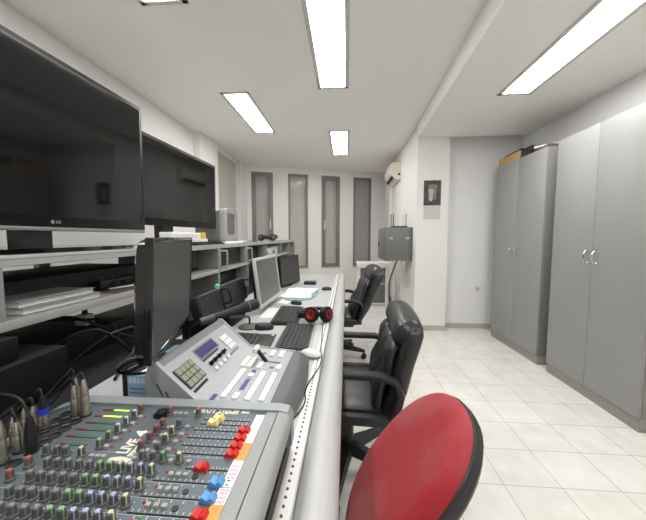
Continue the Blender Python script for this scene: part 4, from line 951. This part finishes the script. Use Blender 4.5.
def leather_chair(x, y, rz, lean, base_ang, label, zoff=0.0, tall=1.0, rl=0.34):
    # local frame: the sitter looks along -x
    t = thing('office_chair', label, 'office chair', (x, y, 0), rz, group='black leather office chairs')
    wheel_base(t, base_ang - math.degrees(rz), rl=rl, z_top=0.37 + zoff)
    zs = 0.37 + zoff
    m = MB(); m.box((-0.17, -0.17, zs - 0.015), (0.16, 0.17, zs + 0.012), 0.006); m.build('seat_plate', DARK, t, local=True)
    m = MB(); m.ring_loft([[Vector((-0.025 + p[0], p[1], zs + z)) for p in se(36, 0.245 * k, 0.245 * k, 4.5)] for z, k in ((0.01, 0.90), (0.03, 0.98), (0.06, 1.0), (0.09, 0.96), (0.108, 0.82), (0.114, 0.5), (0.112, 0.1))])
    sc_ = m.build('seat_cushion', LEATH, t, local=True)
    bt = Matrix.Translation((0.15, 0, zs + 0.05)) @ Matrix.Rotation(lean, 4, 'Y') @ Matrix.Diagonal((1, 1, tall, 1))
    # back shell: side band, arched top
    def sect(v, hw, d, arch, z, e=5.0, n=40, xo=0.0):
        out = []
        for p in se(n, d / 2, hw, e):
            out.append(Vector((p[0] + xo, p[1], z - arch * (p[1] / hw) ** 2 if hw > 0 else z)))
        return out
    hs = [(0.0, 0.19, 0.06, 0, 0.0), (0.02, 0.225, 0.085, 0, 0.005), (0.15, 0.245, 0.095, 0, 0.02), (0.30, 0.264, 0.095, 0.005, 0.01), (0.40, 0.270, 0.092, 0.01, 0.012), (0.445, 0.268, 0.085, 0.014, 0.014), (0.468, 0.255, 0.065, 0.016, 0.016), (0.478, 0.23, 0.03, 0.014, 0.017)]
    m = MB(); m.ring_loft([sect(0, hw, d, ar, z, xo=xo + 0.03) for z, hw, d, ar, xo in hs]); m.xf(bt); m.build('back_shell', LEATH, t, local=True)
    # front pads with seams between them
    for k, (y0, y1) in enumerate(((-0.235, -0.082), (-0.077, 0.077), (0.082, 0.235))):
        m = MB(); rings = []
        for z, kk, dx in ((0.03, 0.7, 0.0), (0.05, 0.95, 0.012), (0.14, 1, 0.022), (0.20, 1, 0.012), (0.225, 0.98, 0.006), (0.25, 1, 0.012), (0.31, 1, 0.018), (0.345, 0.95, 0.008), (0.36, 0.7, 0.0)):
            c = (y0 + y1) / 2; hw = (y1 - y0) / 2 * kk
            rings.append([Vector((-0.012 - dx + p[0], c + p[1], z)) for p in se(20, 0.022 + dx * 0.4, hw, 3.0)])
        m.ring_loft(rings); m.xf(bt); m.build('back_pad', LEATH, t, local=True)
    m = MB(); rings = []
    for k in range(21):
        v = -1 + 2 * k / 20; yy = v * 0.262; s_ = math.sqrt(max(0.04, 1 - abs(v) ** 12)); zc = 0.436 - 0.016 * v * v
        rings.append([Vector((0.02 + p[0] * (1.15 if p[0] < 0 else 1), yy, zc + p[1] - 0.25 * max(0, -p[0]))) for p in se(24, 0.06 * s_, 0.06 * s_, 2.6)])
    m.ring_loft(rings); m.xf(bt); m.build('head_roll', LEATH, t, local=True)
    for s in (-1, 1):
        yy = s * 0.275
        path = [(0.20, zs + 0.08), (0.225, zs + 0.12), (0.24, zs + 0.19), (0.22, zs + 0.25), (0.15, zs + 0.272), (-0.08, zs + 0.27), (-0.17, zs + 0.258), (-0.215, zs + 0.235), (-0.22, zs + 0.20), (-0.19, zs + 0.14), (-0.165, zs + 0.08)]
        m = MB(); rings = []
        P = [Vector((a, yy, b)) for a, b in path]
        for i, p in enumerate(P):
            tg = (P[min(i + 1, len(P) - 1)] - P[max(i - 1, 0)]).normalized(); nn = Vector((0, 1, 0)).cross(tg)
            th = 0.016 if 2 < i < 8 else 0.019
            rings.append([p + nn * q[0] + Vector((0, q[1], 0)) for q in se(16, th, 0.026, 3.2)])
        m.ring_loft(rings); am = m.build('armrest', CHP, t, local=True)
        m = MB(); m.box((-0.20, yy - 0.02 , zs + 0.045), (0.225, yy + 0.02, zs + 0.09), 0.008); m.build('armrest_bar', CHP, am, local=True)
        m = MB(); m.box((-0.03, min(yy, s * 0.15), zs - 0.012), (0.03, max(yy, s * 0.15), zs + 0.004), 0.003); m.box((-0.03, yy - 0.008, zs - 0.012), (0.03, yy + 0.008, zs + 0.05), 0.003); m.build('armrest_bracket', DARK, am, local=True)
    return t
leather_chair(0.014, 1.57, R(-3), R(15), 43, 'black leather office chair in the middle, just beyond the red chair')
leather_chair(-0.095, 3.10, R(4), R(24), 58, 'black leather office chair at the far end of the desk, nearest the windows', 0.0, 1.22, 0.30)

# red task chair in the foreground
rc = thing('task_chair', 'red fabric task chair with a black shell at the bottom of the picture', 'office chair', (-0.2, 0.73, 0))
wheel_base(rc, 20, rl=0.29, z_top=0.39)
Cc = Vector((0.148, 0.778, 0.618)); th, yw = 0.649, -0.092
hx = Vector((math.cos(yw), math.sin(yw), 0)); wv = Vector((-math.sin(yw), math.cos(yw), 0)); uv = hx * math.sin(th) + Vector((0, 0, 1)) * math.cos(th); nv = wv.cross(uv)
if nv.x > 0: nv = -nv
def bp(a, b, n): return Cc + wv * a + uv * b + nv * n
def ring(ka, kb, n, curve=0.0, N=48, da=0.0):
    return [bp(p[0], p[1], n + curve * (p[0] / 0.21) ** 2) for p in se(N, 0.204 * ka + da, 0.247 * kb + da, 2.37)]
m = MB(); m.ring_loft([ring(1.0, 1.0, -0.032, 0.015), ring(1.0, 1.0, -0.012, 0.015), ring(0.985, 0.985, 0.0, 0.015), ring(0.93, 0.93, 0.012, 0.015), ring(0.8, 0.8, 0.02, 0.015), ring(0.5, 0.5, 0.024, 0.015), ring(0.1, 0.1, 0.025, 0.015)])
m.build('back_cushion', REDF, rc)
m = MB(); m.ring_loft([ring(1.0, 1.0, -0.018, 0.015, da=0.001), ring(1.0, 1.0, -0.022, 0.015, da=0.004), ring(1.0, 1.0, -0.045, 0.015, da=0.001), ring(0.93, 0.93, -0.06, 0.015), ring(0.6, 0.6, -0.07, 0.015), ring(0.1, 0.1, -0.072, 0.015)])
m.build('back_shell', CHP, rc)
sp = MB(); q = bp(0, -0.12, -0.062); sp.tube([q, bp(0, -0.27, -0.06), (-0.05, 0.75, 0.36), (-0.2, 0.73, 0.362)], 0.018); sp.build('back_spine', DARK, rc)
m = MB(); m.ring_loft([[Vector((-0.22 + p[0], 0.73 + p[1], z)) for p in se(36, 0.20 * k, 0.21 * k, 2.8)] for z, k in ((0.385, 0.9), (0.40, 1.0), (0.425, 1.0), (0.445, 0.93), (0.455, 0.7), (0.457, 0.1))]); m.build('seat_cushion', REDF, rc)
m = MB(); m.ring_loft([[Vector((-0.22 + p[0], 0.73 + p[1], z)) for p in se(36, 0.205 * k, 0.215 * k, 2.8)] for z, k in ((0.375, 0.6), (0.38, 0.95), (0.405, 1.0), (0.412, 0.98))]); m.build('seat_shell', CHP, rc)

# ------------------------------------------------------------------ camera, world, view
cam = bpy.data.cameras.new('camera'); co = bpy.data.objects.new('camera', cam); COL.objects.link(co)
cam.sensor_fit = 'HORIZONTAL'; cam.sensor_width = 36; cam.lens = 36 * 300 / 646; cam.clip_start = 0.02
p = R(4.35); yw = -math.atan(23.5 / 300 * math.cos(p))
fw = Vector((math.sin(yw) * math.cos(p), math.cos(yw) * math.cos(p), -math.sin(p))); rt = Vector((math.cos(yw), -math.sin(yw), 0)); up = rt.cross(fw)
co.matrix_world = Matrix(((rt.x, up.x, -fw.x, 0), (rt.y, up.y, -fw.y, 0), (rt.z, up.z, -fw.z, 1.25), (0, 0, 0, 1)))
SC.camera = co
wd = bpy.data.worlds.new('world'); SC.world = wd; wd.use_nodes = True
wd.node_tree.nodes['Background'].inputs[0].default_value = (0.02, 0.02, 0.025, 1); wd.node_tree.nodes['Background'].inputs[1].default_value = 1
SC.view_settings.view_transform = 'Standard'; SC.view_settings.look = 'None'; SC.view_settings.gamma = 1; SC.view_settings.use_curve_mapping = False
SC.view_settings.exposure = 0.6
